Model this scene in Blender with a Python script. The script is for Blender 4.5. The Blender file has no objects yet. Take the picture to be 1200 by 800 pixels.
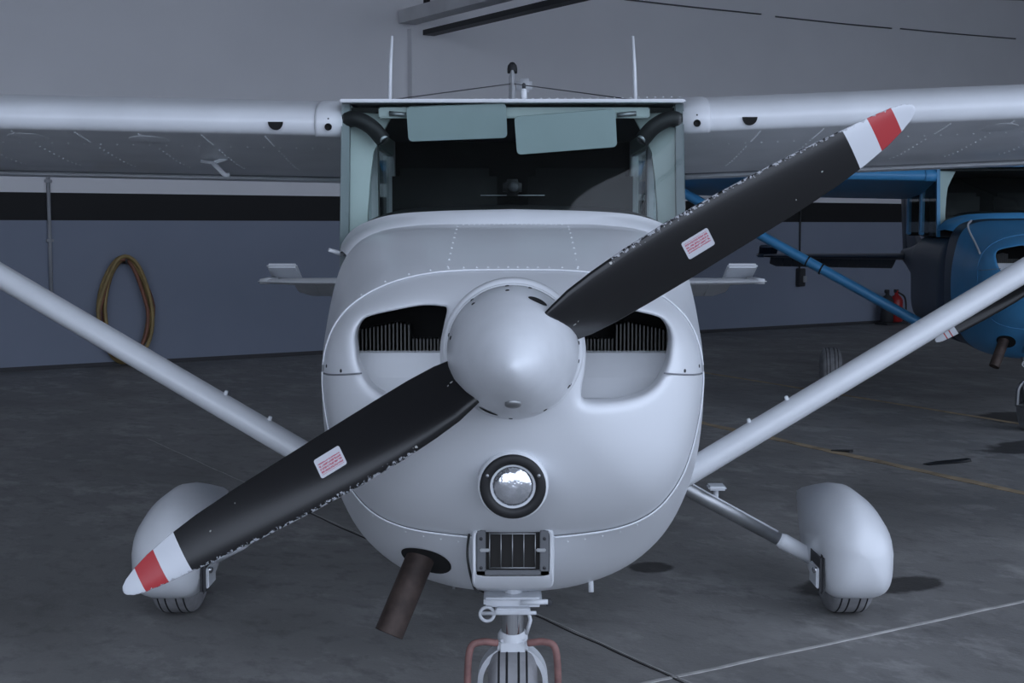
import bpy, bmesh, math, random
import numpy as np
from mathutils import Vector, Matrix
from mathutils.geometry import delaunay_2d_cdt

random.seed(7)
SC = bpy.context.scene
COL = SC.collection
R = math.radians

# ------------------------------------------------------------------ camera
cam_d = bpy.data.cameras.new('camera')
cam_d.sensor_width = 36.0
cam_d.lens = 1610 / 1200 * 36.0
cam_d.clip_end = 200
cam = bpy.data.objects.new('camera', cam_d)
COL.objects.link(cam)
cam.location = (-0.002, -2.85, 1.46)
cam.rotation_euler = (R(90 - 4.793), 0, 0)
SC.camera = cam

# ------------------------------------------------------------------ sky (overcast daylight) and exposure
world = bpy.data.worlds.new('overcast_sky')
SC.world = world
world.use_nodes = True
bg = world.node_tree.nodes['Background']
bg.inputs['Color'].default_value = (0.72, 0.82, 1.02, 1)
bg.inputs['Strength'].default_value = 1.0
SC.view_settings.view_transform = 'Standard'
SC.view_settings.look = 'None'
SC.view_settings.gamma = 1.0
SC.view_settings.use_curve_mapping = False
SC.view_settings.exposure = 1.15
SC.cycles.max_bounces = 8
SC.cycles.diffuse_bounces = 5
SC.cycles.transparent_max_bounces = 12


# ------------------------------------------------------------------ materials
def mat(name, col, rough=0.5, metal=0.0, noise=0.0, nscale=6.0, bump=0.0, bscale=40.0, coat=0.0, spec=0.5):
    m = bpy.data.materials.new(name)
    m.use_nodes = True
    nt = m.node_tree
    b = nt.nodes['Principled BSDF']
    b.inputs['Base Color'].default_value = (*col, 1)
    b.inputs['Roughness'].default_value = rough
    b.inputs['Metallic'].default_value = metal
    b.inputs['Coat Weight'].default_value = coat
    b.inputs['Specular IOR Level'].default_value = spec
    tc = nt.nodes.new('ShaderNodeTexCoord')
    if noise > 0:
        n = nt.nodes.new('ShaderNodeTexNoise')
        n.inputs['Scale'].default_value = nscale
        n.inputs['Detail'].default_value = 6
        nt.links.new(tc.outputs['Object'], n.inputs['Vector'])
        r = nt.nodes.new('ShaderNodeValToRGB')
        r.color_ramp.elements[0].position = 0.3
        r.color_ramp.elements[1].position = 0.7
        r.color_ramp.elements[0].color = (*[c * (1 - noise) for c in col], 1)
        r.color_ramp.elements[1].color = (*[min(1, c * (1 + noise)) for c in col], 1)
        nt.links.new(n.outputs['Fac'], r.inputs['Fac'])
        nt.links.new(r.outputs['Color'], b.inputs['Base Color'])
    if bump > 0:
        n2 = nt.nodes.new('ShaderNodeTexNoise')
        n2.inputs['Scale'].default_value = bscale
        nt.links.new(tc.outputs['Object'], n2.inputs['Vector'])
        bp = nt.nodes.new('ShaderNodeBump')
        bp.inputs['Strength'].default_value = bump
        bp.inputs['Distance'].default_value = 0.01
        nt.links.new(n2.outputs['Fac'], bp.inputs['Height'])
        nt.links.new(bp.outputs['Normal'], b.inputs['Normal'])
    return m


def nd(m, t, **kw):
    n = m.node_tree.nodes.new(t)
    for k, v in kw.items():
        setattr(n, k, v)
    return n


def math_n(m, op, a, b=None, c=None, clamp=False):
    n = nd(m, 'ShaderNodeMath', operation=op, use_clamp=clamp)
    for i, v in enumerate((a, b, c)):
        if v is None:
            continue
        if isinstance(v, (int, float)):
            n.inputs[i].default_value = v
        else:
            m.node_tree.links.new(v, n.inputs[i])
    return n.outputs[0]


def mix_n(m, fac, a, b):
    n = nd(m, 'ShaderNodeMix', data_type='RGBA')
    for i, v in ((0, fac), (6, a), (7, b)):
        if isinstance(v, tuple):
            n.inputs[i].default_value = (*v, 1)
        elif isinstance(v, (int, float)):
            n.inputs[i].default_value = v
        else:
            m.node_tree.links.new(v, n.inputs[i])
    return n.outputs[2]


M = {}
M['white'] = mat('white_paint', (0.74, 0.76, 0.79), 0.33, noise=0.03, nscale=3, coat=0.15)
M['white_worn'] = mat('worn_white_paint', (0.66, 0.68, 0.71), 0.42, noise=0.10, nscale=14)
M['wing'] = mat('wing_white_paint', (0.70, 0.72, 0.75), 0.30, noise=0.06, nscale=5, coat=0.1)
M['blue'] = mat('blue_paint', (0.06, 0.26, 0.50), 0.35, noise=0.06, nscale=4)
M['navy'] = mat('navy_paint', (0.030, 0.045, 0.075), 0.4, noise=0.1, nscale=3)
M['spinner'] = mat('spinner_paint', (0.68, 0.70, 0.73), 0.30, noise=0.07, nscale=9)
M['black'] = mat('black_plastic', (0.012, 0.012, 0.013), 0.55)
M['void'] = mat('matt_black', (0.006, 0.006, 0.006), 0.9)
M['rubber'] = mat('tyre_rubber', (0.25, 0.25, 0.26), 0.8, noise=0.2, nscale=20)
M['groove'] = mat('tyre_groove', (0.01, 0.01, 0.012), 0.9)
M['chrome'] = mat('chrome', (0.75, 0.76, 0.78), 0.12, metal=1.0)
M['alu'] = mat('dull_aluminium', (0.42, 0.43, 0.44), 0.42, metal=0.9, noise=0.1, nscale=15)
M['fin'] = mat('cylinder_fin_metal', (0.10, 0.10, 0.095), 0.5, metal=0.4)
M['exhaust'] = mat('sooty_exhaust_steel', (0.060, 0.042, 0.036), 0.65, metal=0.35, noise=0.45, nscale=22)
M['rust'] = mat('red_rusty_tube', (0.22, 0.11, 0.10), 0.6, noise=0.3, nscale=30)
M['sage'] = mat('sage_green_trim', (0.52, 0.585, 0.565), 0.6, noise=0.05)
M['visor'] = mat('sage_green_visor', (0.40, 0.475, 0.475), 0.5, noise=0.03)
M['cabin'] = mat('shadowed_cabin_lining', (0.020, 0.021, 0.020), 0.85, noise=0.15)  # headliner shadow put into the dark lining colour
M['seat'] = mat('dark_seat_cloth', (0.035, 0.036, 0.036), 0.9, noise=0.2)
M['post'] = mat('glass_dimmed_post', (0.20, 0.23, 0.24), 0.4, noise=0.1)  # white post; dimming by the tinted glass put into its colour
M['seam'] = mat('seam_gap', (0.20, 0.21, 0.23), 0.7)
M['bead'] = mat('white_sealant_bead', (0.80, 0.82, 0.85), 0.4)
M['steel'] = mat('painted_steel', (0.30, 0.31, 0.33), 0.55, noise=0.12, nscale=3)
M['beam'] = mat('pale_beam_paint', (0.62, 0.62, 0.63), 0.6, noise=0.12, nscale=2)
M['steel_dark'] = mat('dark_steel', (0.035, 0.036, 0.04), 0.6)
M['hose_y'] = mat('ochre_hose', (0.30, 0.215, 0.085), 0.55, noise=0.2, nscale=8)
M['hose_r'] = mat('red_brown_hose', (0.24, 0.10, 0.06), 0.55, noise=0.2, nscale=8)
M['red'] = mat('red_enamel', (0.30, 0.02, 0.02), 0.35)
M['yellow_line'] = mat('faded_yellow_floor_paint', (0.40, 0.31, 0.20), 0.8, noise=0.35, nscale=6)
M['joint'] = mat('pale_joint_filler', (0.46, 0.45, 0.44), 0.9, noise=0.25, nscale=10)
M['joint_dark'] = mat('dark_floor_joint', (0.035, 0.033, 0.033), 0.9)
M['wire'] = mat('grey_wire', (0.10, 0.10, 0.11), 0.5)
M['ceiling'] = mat('roof_sheet', (0.42, 0.42, 0.43), 0.7)
M['ground'] = mat('apron_concrete', (0.26, 0.26, 0.26), 0.9, noise=0.1)
M['sidewall'] = mat('side_wall_paint', (0.45, 0.45, 0.46), 0.8)
M['filter_frame'] = mat('grey_filter_frame', (0.14, 0.145, 0.155), 0.5, metal=0.4)
M['filter'] = mat('air_filter_mesh', (0.012, 0.011, 0.010), 0.8)


def glass(name, tint, gloss=0.05):
    m = bpy.data.materials.new(name)
    m.use_nodes = True
    nt = m.node_tree
    for n in list(nt.nodes):
        nt.nodes.remove(n)
    out = nt.nodes.new('ShaderNodeOutputMaterial')
    tr = nt.nodes.new('ShaderNodeBsdfTransparent')
    tr.inputs['Color'].default_value = (*tint, 1)
    gl = nt.nodes.new('ShaderNodeBsdfGlossy')
    gl.inputs['Roughness'].default_value = 0.04
    lw = nt.nodes.new('ShaderNodeLayerWeight')
    pw = math_n(m, 'POWER', lw.outputs['Facing'], 5.0)
    fc = math_n(m, 'ADD', math_n(m, 'MULTIPLY', pw, 0.45), gloss)
    mx = nt.nodes.new('ShaderNodeMixShader')
    nt.links.new(fc, mx.inputs[0])
    nt.links.new(tr.outputs[0], mx.inputs[1])
    nt.links.new(gl.outputs[0], mx.inputs[2])
    nt.links.new(mx.outputs[0], out.inputs['Surface'])
    return m


M['glass'] = glass('tinted_perspex', (0.82, 0.885, 0.875), 0.03)
M['lens'] = mat('lamp_lens', (0.80, 0.82, 0.86), 0.12, metal=0.85, noise=0.15, nscale=30, bump=0.25, bscale=60)


def blade_mat(name, bands, chips=True):
    """black blade, colour bands towards the tip along local X, chipped leading edge on +Z"""
    m = mat(name, (0.011, 0.011, 0.012), 0.27)
    nt = m.node_tree
    b = nt.nodes['Principled BSDF']
    tc = nd(m, 'ShaderNodeTexCoord')
    sep = nd(m, 'ShaderNodeSeparateXYZ')
    nt.links.new(tc.outputs['Object'], sep.inputs[0])
    x, z = sep.outputs[0], sep.outputs[2]
    # band borders lean a little across the blade
    xs = math_n(m, 'ADD', x, math_n(m, 'MULTIPLY', z, -0.02))
    col = (0.011, 0.011, 0.012)
    for x0, c in bands:
        col = mix_n(m, math_n(m, 'GREATER_THAN', xs, x0), col, c)
    if chips:
        at = nd(m, 'ShaderNodeAttribute', attribute_name='edge')
        n = nd(m, 'ShaderNodeTexNoise')
        n.inputs['Scale'].default_value = 130
        n.inputs['Detail'].default_value = 6
        n.inputs['Roughness'].default_value = 0.7
        nt.links.new(tc.outputs['Object'], n.inputs['Vector'])
        # at.Fac: 1 on the leading edge, falling to 0
        v = math_n(m, 'ADD', at.outputs['Fac'], math_n(m, 'MULTIPLY', math_n(m, 'SUBTRACT', n.outputs['Fac'], 0.5), 2.2))
        f = math_n(m, 'GREATER_THAN', v, 0.90)
        f = math_n(m, 'MULTIPLY', f, math_n(m, 'GREATER_THAN', x, 0.27))
        col = mix_n(m, f, col, (0.42, 0.43, 0.46))
        n2 = nd(m, 'ShaderNodeTexNoise')
        n2.inputs['Scale'].default_value = 45
        nt.links.new(tc.outputs['Object'], n2.inputs['Vector'])
        f2 = math_n(m, 'GREATER_THAN', n2.outputs['Fac'], 0.75)
        col = mix_n(m, f2, col, (0.42, 0.42, 0.40))
        rg = math_n(m, 'ADD', 0.27, math_n(m, 'MULTIPLY', f, 0.15))
        nt.links.new(rg, b.inputs['Roughness'])
    nt.links.new(col, b.inputs['Base Color'])
    return m


WHITE_B, RED_B = (0.66, 0.68, 0.72), (0.46, 0.045, 0.05)
M['blade'] = blade_mat('black_blade_paint', [(0.800, WHITE_B), (0.855, RED_B), (0.908, WHITE_B)])
M['blade_blue'] = blade_mat('black_blade_paint_thin_bands', [(0.80, WHITE_B), (0.838, RED_B), (0.846, WHITE_B), (0.874, RED_B), (0.882, WHITE_B)], chips=False)


def decal_mat():
    """white sticker with rows of small red print"""
    m = mat('printed_decal', (0.62, 0.62, 0.66), 0.45)
    nt = m.node_tree
    tc = nd(m, 'ShaderNodeTexCoord')
    sep = nd(m, 'ShaderNodeSeparateXYZ')
    nt.links.new(tc.outputs['Object'], sep.inputs[0])
    x, z = sep.outputs[0], sep.outputs[2]
    rows = math_n(m, 'GREATER_THAN', math_n(m, 'FRACT', math_n(m, 'MULTIPLY', z, 170)), 0.32)
    n = nd(m, 'ShaderNodeTexNoise')
    n.inputs['Scale'].default_value = 420
    nt.links.new(tc.outputs['Object'], n.inputs['Vector'])
    ink = math_n(m, 'MULTIPLY', rows, math_n(m, 'GREATER_THAN', n.outputs['Fac'], 0.42))
    ins = math_n(m, 'MULTIPLY', math_n(m, 'LESS_THAN', math_n(m, 'ABSOLUTE', x), 0.026),
                 math_n(m, 'LESS_THAN', math_n(m, 'ABSOLUTE', math_n(m, 'ADD', z, -0.003)), 0.0115))
    col = mix_n(m, math_n(m, 'MULTIPLY', ink, ins), (0.62, 0.62, 0.66), (0.50, 0.14, 0.19))
    nt.links.new(col, nt.nodes['Principled BSDF'].inputs['Base Color'])
    return m


M['decal'] = decal_mat()


def floor_mat():
    m = mat('stained_concrete', (0.2, 0.2, 0.2), 0.6)
    nt = m.node_tree
    b = nt.nodes['Principled BSDF']
    tc = nd(m, 'ShaderNodeTexCoord')
    mp = nd(m, 'ShaderNodeMapping')
    mp.inputs['Scale'].default_value = (1.15, 0.75, 1)
    mp.inputs['Rotation'].default_value = (0, 0, R(33))
    nt.links.new(tc.outputs['Object'], mp.inputs['Vector'])

    def noise(scale, detail, vec, rough=0.6):
        n = nd(m, 'ShaderNodeTexNoise')
        n.inputs['Scale'].default_value = scale
        n.inputs['Detail'].default_value = detail
        n.inputs['Roughness'].default_value = rough
        nt.links.new(vec, n.inputs['Vector'])
        return n.outputs['Fac']

    def ramp(f, p0, p1):
        r = nd(m, 'ShaderNodeMapRange')
        r.inputs['From Min'].default_value = p0
        r.inputs['From Max'].default_value = p1
        nt.links.new(f, r.inputs['Value'])
        return r.outputs[0]
    big = ramp(noise(0.7, 8, mp.outputs[0], 0.65), 0.30, 0.72)
    col = mix_n(m, big, (0.17, 0.168, 0.166), (0.345, 0.34, 0.332))
    mid = ramp(noise(3.2, 8, mp.outputs[0], 0.7), 0.50, 0.68)
    col = mix_n(m, math_n(m, 'MULTIPLY', mid, 0.7), col, (0.56, 0.55, 0.54))
    sm_ = ramp(noise(9.0, 6, mp.outputs[0], 0.65), 0.52, 0.66)
    col = mix_n(m, math_n(m, 'MULTIPLY', sm_, 0.5), col, (0.13, 0.128, 0.126))
    dk = ramp(noise(1.6, 8, mp.outputs[0], 0.65), 0.50, 0.66)
    col = mix_n(m, math_n(m, 'MULTIPLY', dk, 0.6), col, (0.11, 0.106, 0.102))
    fine = noise(60, 3, tc.outputs['Object'])
    col = mix_n(m, math_n(m, 'MULTIPLY', fine, 0.25), col, (0.20, 0.20, 0.20))
    # oil stains with shapes of their own: (x, y, rx, ry)
    sep = nd(m, 'ShaderNodeSeparateXYZ')
    nt.links.new(tc.outputs['Object'], sep.inputs[0])
    warp = noise(5, 4, tc.outputs['Object'])
    wet = None
    for (sx, sy, rx, ry) in ((1.60, 2.66, 0.20, 0.11), (1.30, 2.62, 0.18, 0.12), (0.60, 2.95, 0.10, 0.10),
                             (3.5, 6.2, 0.5, 0.25), (3.9, 7.6, .4, .3)):
        lp = Matrix.Rotation(-WA, 4, 'Z') @ (Vector((sx, sy, 0)) - B0)
        sx, sy = lp.x, lp.y
        ex = math_n(m, 'MULTIPLY', math_n(m, 'SUBTRACT', sep.outputs[0], sx), 1 / rx)
        ey = math_n(m, 'MULTIPLY', math_n(m, 'SUBTRACT', sep.outputs[1], sy), 1 / ry)
        d = math_n(m, 'SQRT', math_n(m, 'ADD', math_n(m, 'MULTIPLY', ex, ex), math_n(m, 'MULTIPLY', ey, ey)))
        d = math_n(m, 'ADD', d, math_n(m, 'MULTIPLY', math_n(m, 'SUBTRACT', warp, 0.5), 1.1))
        s = ramp(d, 1.05, 0.80)
        wet = s if wet is None else math_n(m, 'MAXIMUM', wet, s)
    col = mix_n(m, math_n(m, 'MULTIPLY', wet, 0.8), col, (0.026, 0.024, 0.022))
    nt.links.new(col, b.inputs['Base Color'])
    rg = math_n(m, 'ADD', 0.50, math_n(m, 'MULTIPLY', big, 0.25))
    nt.links.new(rg, b.inputs['Roughness'])
    b.inputs['Specular IOR Level'].default_value = 0.35
    bp = nd(m, 'ShaderNodeBump')
    bp.inputs['Strength'].default_value = 0.2
    bp.inputs['Distance'].default_value = 0.01
    nt.links.new(fine, bp.inputs['Height'])
    nt.links.new(bp.outputs[0], b.inputs['Normal'])
    return m


def wall_mat():
    """white upper wall, black stripe, blue-grey dado (paint coats by height)"""
    m = mat('painted_block_wall', (0.5, 0.5, 0.5), 0.75)
    nt = m.node_tree
    tc = nd(m, 'ShaderNodeTexCoord')
    sep = nd(m, 'ShaderNodeSeparateXYZ')
    nt.links.new(tc.outputs['Object'], sep.inputs[0])
    z = sep.outputs[2]
    n = nd(m, 'ShaderNodeTexNoise')
    n.inputs['Scale'].default_value = 1.1
    n.inputs['Detail'].default_value = 7
    nt.links.new(tc.outputs['Object'], n.inputs['Vector'])
    up = mix_n(m, n.outputs['Fac'], (0.70, 0.70, 0.72), (0.80, 0.80, 0.82))
    low = mix_n(m, n.outputs['Fac'], (0.20, 0.228, 0.295), (0.245, 0.275, 0.345))
    c = mix_n(m, math_n(m, 'GREATER_THAN', z, 1.52), low, (0.008, 0.008, 0.009))
    c = mix_n(m, math_n(m, 'GREATER_THAN', z, 1.80), c, up)
    c = mix_n(m, math_n(m, 'LESS_THAN', z, 0.045), c, (0.05, 0.05, 0.055))
    nt.links.new(c, nt.nodes['Principled BSDF'].inputs['Base Color'])
    return m


M['wall'] = wall_mat()


# ------------------------------------------------------------------ mesh helpers
def obj(name, verts, faces, m, parent=None, smooth=True, kind=None, label=None, loc=None, rot=None, sharp=None):
    me = bpy.data.meshes.new(name)
    me.from_pydata([tuple(v) for v in verts], [], [tuple(f) for f in faces])
    bm = bmesh.new()
    bm.from_mesh(me)
    bmesh.ops.remove_doubles(bm, verts=bm.verts, dist=1e-6)
    bmesh.ops.recalc_face_normals(bm, faces=bm.faces)
    bm.to_mesh(me)
    bm.free()
    if smooth:
        me.polygons.foreach_set('use_smooth', [True] * len(me.polygons))
        if sharp:
            me.set_sharp_from_angle(angle=R(sharp))
    me.materials.append(M[m] if isinstance(m, str) else m)
    o = bpy.data.objects.new(name, me)
    COL.objects.link(o)
    if parent is not None:
        o.parent = parent
    if kind:
        o['kind'] = kind
    if label:
        o['label'] = label
    if loc:
        o.location = loc
    if rot:
        o.rotation_euler = rot
    return o


class MB:
    """collects shapes for ONE mesh"""
    def __init__(s):
        s.v, s.f = [], []

    def add(s, v, f):
        k = len(s.v)
        s.v += [tuple(p) for p in v]
        s.f += [tuple(i + k for i in q) for q in f]
        return s

    def build(s, name, m, parent=None, **kw):
        return obj(name, s.v, s.f, m, parent, **kw)


def loft(secs, closed=True, cap0=True, cap1=True):
    n = len(secs[0])
    v = [p for s in secs for p in s]
    f = []
    for i in range(len(secs) - 1):
        for j in range(n if closed else n - 1):
            k = (j + 1) % n
            f.append((i * n + j, i * n + k, (i + 1) * n + k, (i + 1) * n + j))
    if closed and cap0:
        f.append(tuple(range(n - 1, -1, -1)))
    if closed and cap1:
        f.append(tuple((len(secs) - 1) * n + j for j in range(n)))
    return v, f


def box(x0, x1, y0, y1, z0, z1):
    v = [(x, y, z) for x in (x0, x1) for y in (y0, y1) for z in (z0, z1)]
    return v, [(0, 1, 3, 2), (4, 6, 7, 5), (0, 4, 5, 1), (2, 3, 7, 6), (0, 2, 6, 4), (1, 5, 7, 3)]


def bbox(x0, x1, y0, y1, z0, z1, bev=0.005, seg=2):
    """bevelled box"""
    bm = bmesh.new()
    v, f = box(x0, x1, y0, y1, z0, z1)
    vs = [bm.verts.new(p) for p in v]
    for q in f:
        bm.faces.new([vs[i] for i in q])
    bmesh.ops.recalc_face_normals(bm, faces=bm.faces)
    bmesh.ops.bevel(bm, geom=bm.edges[:], offset=bev, segments=seg, affect='EDGES')
    bm.verts.ensure_lookup_table()
    bm.verts.index_update()
    out = [tuple(p.co) for p in bm.verts], [tuple(p.index for p in q.verts) for q in bm.faces]
    bm.free()
    return out


def xf(vf, mtx):
    return [tuple(mtx @ Vector(p)) for p in vf[0]], vf[1]


def tube(pts, rad, n=12, cap=True, closed=False):
    pts = [Vector(p) for p in pts]
    if not isinstance(rad, (list, tuple)):
        rad = [rad] * len(pts)
    secs = []
    up = None
    N = len(pts)
    for i, p in enumerate(pts):
        a = pts[(i - 1) % N] if (closed or i) else p
        b = pts[(i + 1) % N] if (closed or i < N - 1) else p
        t = (b - a).normalized()
        if up is None:
            up = Vector((0, 0, 1)) if abs(t.z) < 0.9 else Vector((0, 1, 0))
        s = t.cross(up).normalized()
        up = s.cross(t).normalized()
        secs.append([p + (s * math.cos(2 * math.pi * k / n) + up * math.sin(2 * math.pi * k / n)) * rad[i] for k in range(n)])
    if closed:
        secs.append(secs[0])
        return loft(secs, True, False, False)
    return loft(secs, True, cap, cap)


def lathe_y(prof, n=48, cx=0.0, cz=0.0):
    """profile [(y, r)] revolved about the line x=cx, z=cz parallel to Y"""
    secs = [[(cx + r * math.cos(2 * math.pi * k / n), y, cz + r * math.sin(2 * math.pi * k / n)) for k in range(n)] for y, r in prof]
    return loft(secs, True, prof[0][1] > 1e-6, prof[-1][1] > 1e-6)


def lathe(prof, org, axis, n=32):
    """profile [(h, r)] revolved about axis through org"""
    a = Vector(axis).normalized()
    q = Vector((0, 0, 1)).rotation_difference(a).to_matrix().to_4x4()
    q.translation = Vector(org)
    secs = [[q @ Vector((r * math.cos(2 * math.pi * k / n), r * math.sin(2 * math.pi * k / n), h)) for k in range(n)] for h, r in prof]
    return loft(secs, True, prof[0][1] > 1e-6, prof[-1][1] > 1e-6)


def bezier(pts, n=24):
    """Catmull-Rom through points"""
    P = [Vector(p) for p in pts]
    P = [P[0] * 2 - P[1]] + P + [P[-1] * 2 - P[-2]]
    out = []
    for i in range(1, len(P) - 2):
        for k in range(n):
            t = k / n
            a, b, c, d = P[i - 1], P[i], P[i + 1], P[i + 2]
            out.append(0.5 * ((2 * b) + (c - a) * t + (2 * a - 5 * b + 4 * c - d) * t * t + (3 * b - a - 3 * c + d) * t ** 3))
    out.append(P[-2])
    return out


def closed_curve(pts, n=8):
    P = [np.array(p, float) for p in pts]
    N = len(P)
    out = []
    for i in range(N):
        a, b, c, d = P[i - 1], P[i], P[(i + 1) % N], P[(i + 2) % N]
        for k in range(n):
            t = k / n
            out.append(0.5 * ((2 * b) + (c - a) * t + (2 * a - 5 * b + 4 * c - d) * t * t + (3 * b - a - 3 * c + d) * t ** 3))
    return out


def rivets(pts, r=0.003, h=0.6):
    """pts: (point, normal). small domes joined into one mesh"""
    mb = MB()
    for p, nrm in pts:
        p, nrm = Vector(p), Vector(nrm).normalized()
        q = Vector((0, 0, 1)).rotation_difference(nrm).to_matrix()
        v = [p + q @ Vector((r * math.cos(k * math.pi / 3), r * math.sin(k * math.pi / 3), 0)) for k in range(6)] + [p + nrm * r * h]
        mb.add(v, [(k, (k + 1) % 6, 6) for k in range(6)])
    return mb


def tag(o, label, cat, group=None):
    o['label'] = label
    o['category'] = cat
    if group:
        o['group'] = group
    return o


def empty(name, loc=(0, 0, 0), rz=0.0):
    o = bpy.data.objects.new(name, None)
    o.empty_display_size = 0.3
    COL.objects.link(o)
    o.location = loc
    o.rotation_euler = (0, 0, rz)
    return o


# ------------------------------------------------------------------ the hangar
WA = math.atan2(7.03, 10.74)                       # the building stands turned to the aircraft
W = Vector((math.cos(WA), math.sin(WA), 0))        # along the back wall
NV = Vector((math.sin(WA), -math.cos(WA), 0))      # out of the back wall, into the hall
B0 = Vector((-2.159, 12.808, 0))


M['floor'] = floor_mat()


def hp(a, b, z=0.0):
    return B0 + W * a + NV * b + Vector((0, 0, z))


HROT = (0, 0, WA)


def hbox(name, a0, a1, b0, b1, z0, z1, m, parent=None, kind=None, label=None, bev=0.0):
    """box in hangar axes; object sits on B0, turned with the building"""
    g = box(a0, a1, -b1, -b0, z0, z1) if bev == 0 else bbox(a0, a1, -b1, -b0, z0, z1, bev)
    if parent is None:
        return obj(name, *g, m, smooth=False, kind=kind, label=label, loc=tuple(B0), rot=HROT)
    return obj(name, *g, m, parent, smooth=False, kind=kind, label=label)


ROOF = 6.4
DOOR = 15.9                                        # distance of the open door side from the back wall
floor = hbox('floor', -19, 17, -0.2, DOOR, -0.2, 0.0, 'floor', kind='structure')
floor['label'] = 'dark stained concrete hangar floor'
apron = hbox('ground', -45, 45, DOOR, 60, -0.25, -0.01, 'ground', kind='structure')
wall_back = hbox('wall_back', -19, 17, -0.2, 0.0, 0.0, ROOF, 'wall', kind='structure')
wall_back['label'] = 'hangar wall, white above a black stripe and blue-grey below'
wall_left = hbox('wall_left', -19.2, -19, -0.2, DOOR, 0.0, ROOF, 'sidewall', kind='structure')
wall_right = hbox('wall_right', 17, 17.2, -0.2, DOOR, 0.0, ROOF, 'sidewall', kind='structure')
light_block_wall = hbox('light_block_wall', 10.0, 17.2, DOOR, DOOR + 0.2, 0.0, ROOF, 'sidewall', kind='structure')  # unseen wall piece added to block light and reflections from the right
ceiling = hbox('ceiling', -19.2, 17.2, -0.2, DOOR, ROOF, ROOF + 0.15, 'ceiling', kind='structure')

# floor joints and lines: thin fillings lying in the slab surface (children of the floor, hangar axes)


def floor_strip(name, p, q, w, m, label=None):
    """strip between two world points; built in the floor's own axes"""
    inv = Matrix.Rotation(-WA, 4, 'Z') @ Matrix.Translation(-B0)
    p, q = inv @ Vector((*p, 0)), inv @ Vector((*q, 0))
    d = (q - p)
    L = d.length
    d.normalize()
    s = Vector((-d.y, d.x, 0))
    v = []
    n = max(2, int(L / 0.12))
    rows = []
    for i in range(n + 1):
        c = p + d * (L * i / n) + s * random.uniform(-0.004, 0.004)
        ww = w * random.uniform(0.75, 1.2) / 2
        rows.append([c - s * ww + Vector((0, 0, 0.0005)), c + s * ww + Vector((0, 0, 0.0005)),
                     c + s * ww + Vector((0, 0, 0.003)), c - s * ww + Vector((0, 0, 0.003))])
    return obj(name, *loft(rows), m, floor, smooth=False, label=label)


def along(pt, direction, t0, t1):
    return ((pt[0] + direction.x * t0, pt[1] + direction.y * t0), (pt[0] + direction.x * t1, pt[1] + direction.y * t1))


JD = Vector((0.849, 0.523, 0)).normalized()
JN = Vector((0.523, -0.862, 0)).normalized()
floor_strip('floor_joint', *along((0.479, 1.477), JD, -4, 7), 0.016, 'joint', 'pale filled joint in the concrete slab')
floor_strip('floor_joint', *along((0.061, 2.253), JN, -2.2, 3), 0.007, 'joint_dark')
floor_strip('floor_joint', *along((0.075, 2.262), JN, -5, 3), 0.005, 'joint')
YD = Vector((1.122, -2.179, 0)).normalized()
floor_strip('floor_marking', *along((1.682, 6.769), YD, -4, 5), 0.085, 'yellow_line', 'faded yellow line painted on the concrete')
floor_strip('floor_marking', *along((3.024, 8.688), YD, -3, 4), 0.06, 'yellow_line')


# back wall fittings: pillar, cracks between wall sheets (in wall axes)
hbox('pillar', 1.12, 1.48, 0.0, 0.10, 0.0, 3.75, 'wall', wall_back)
for a0, a1, z0, z1 in ((4.29, 6.68, 4.37, 4.38), (6.95, 9.31, 4.37, 4.39), (9.50, 12.2, 4.40, 4.45)):
    v, f = tube([(a0, -0.02, z0), ((a0 + a1) / 2, -0.02, (z0 + z1) / 2 - 0.005), (a1, -0.02, z1)], 0.010, 6)
    obj('wall_crack', v, f, 'wire', wall_back)  # thin tube drawn in for a crack between wall sheets
v, f = tube([(7.9, -0.02, 4.75), (13.0, -0.02, 5.12)], 0.009, 6)
obj('wall_crack', v, f, 'wire', wall_back)

# roof beam: a pale box girder with a dark channel below and beside it, running out from the pillar
beam = hbox('roof_beam', 0.98, 1.20, 0.05, 15.8, 3.80, 3.95, 'beam', ceiling, label='pale steel roof beam')
hbox('roof_beam', 1.27, 1.42, 0.05, 15.8, 3.68, 3.74, 'steel_dark', ceiling, label='dark steel channel under the beam')
for k in range(8):
    b = 0.5 + k * 2.0
    v, f = tube([(1.09, -b, 3.95), (1.09, -b - 0.05, ROOF)], 0.035, 8)
    obj('beam_hanger', v, f, 'steel_dark', ceiling)
    v, f = tube([(1.09, -b, 3.95), (1.09, -b - 1.6, ROOF)], 0.025, 8)
    obj('beam_brace', v, f, 'steel_dark', ceiling)

M_W = Matrix.Translation(B0) @ Matrix.Rotation(WA, 4, 'Z')

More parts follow.
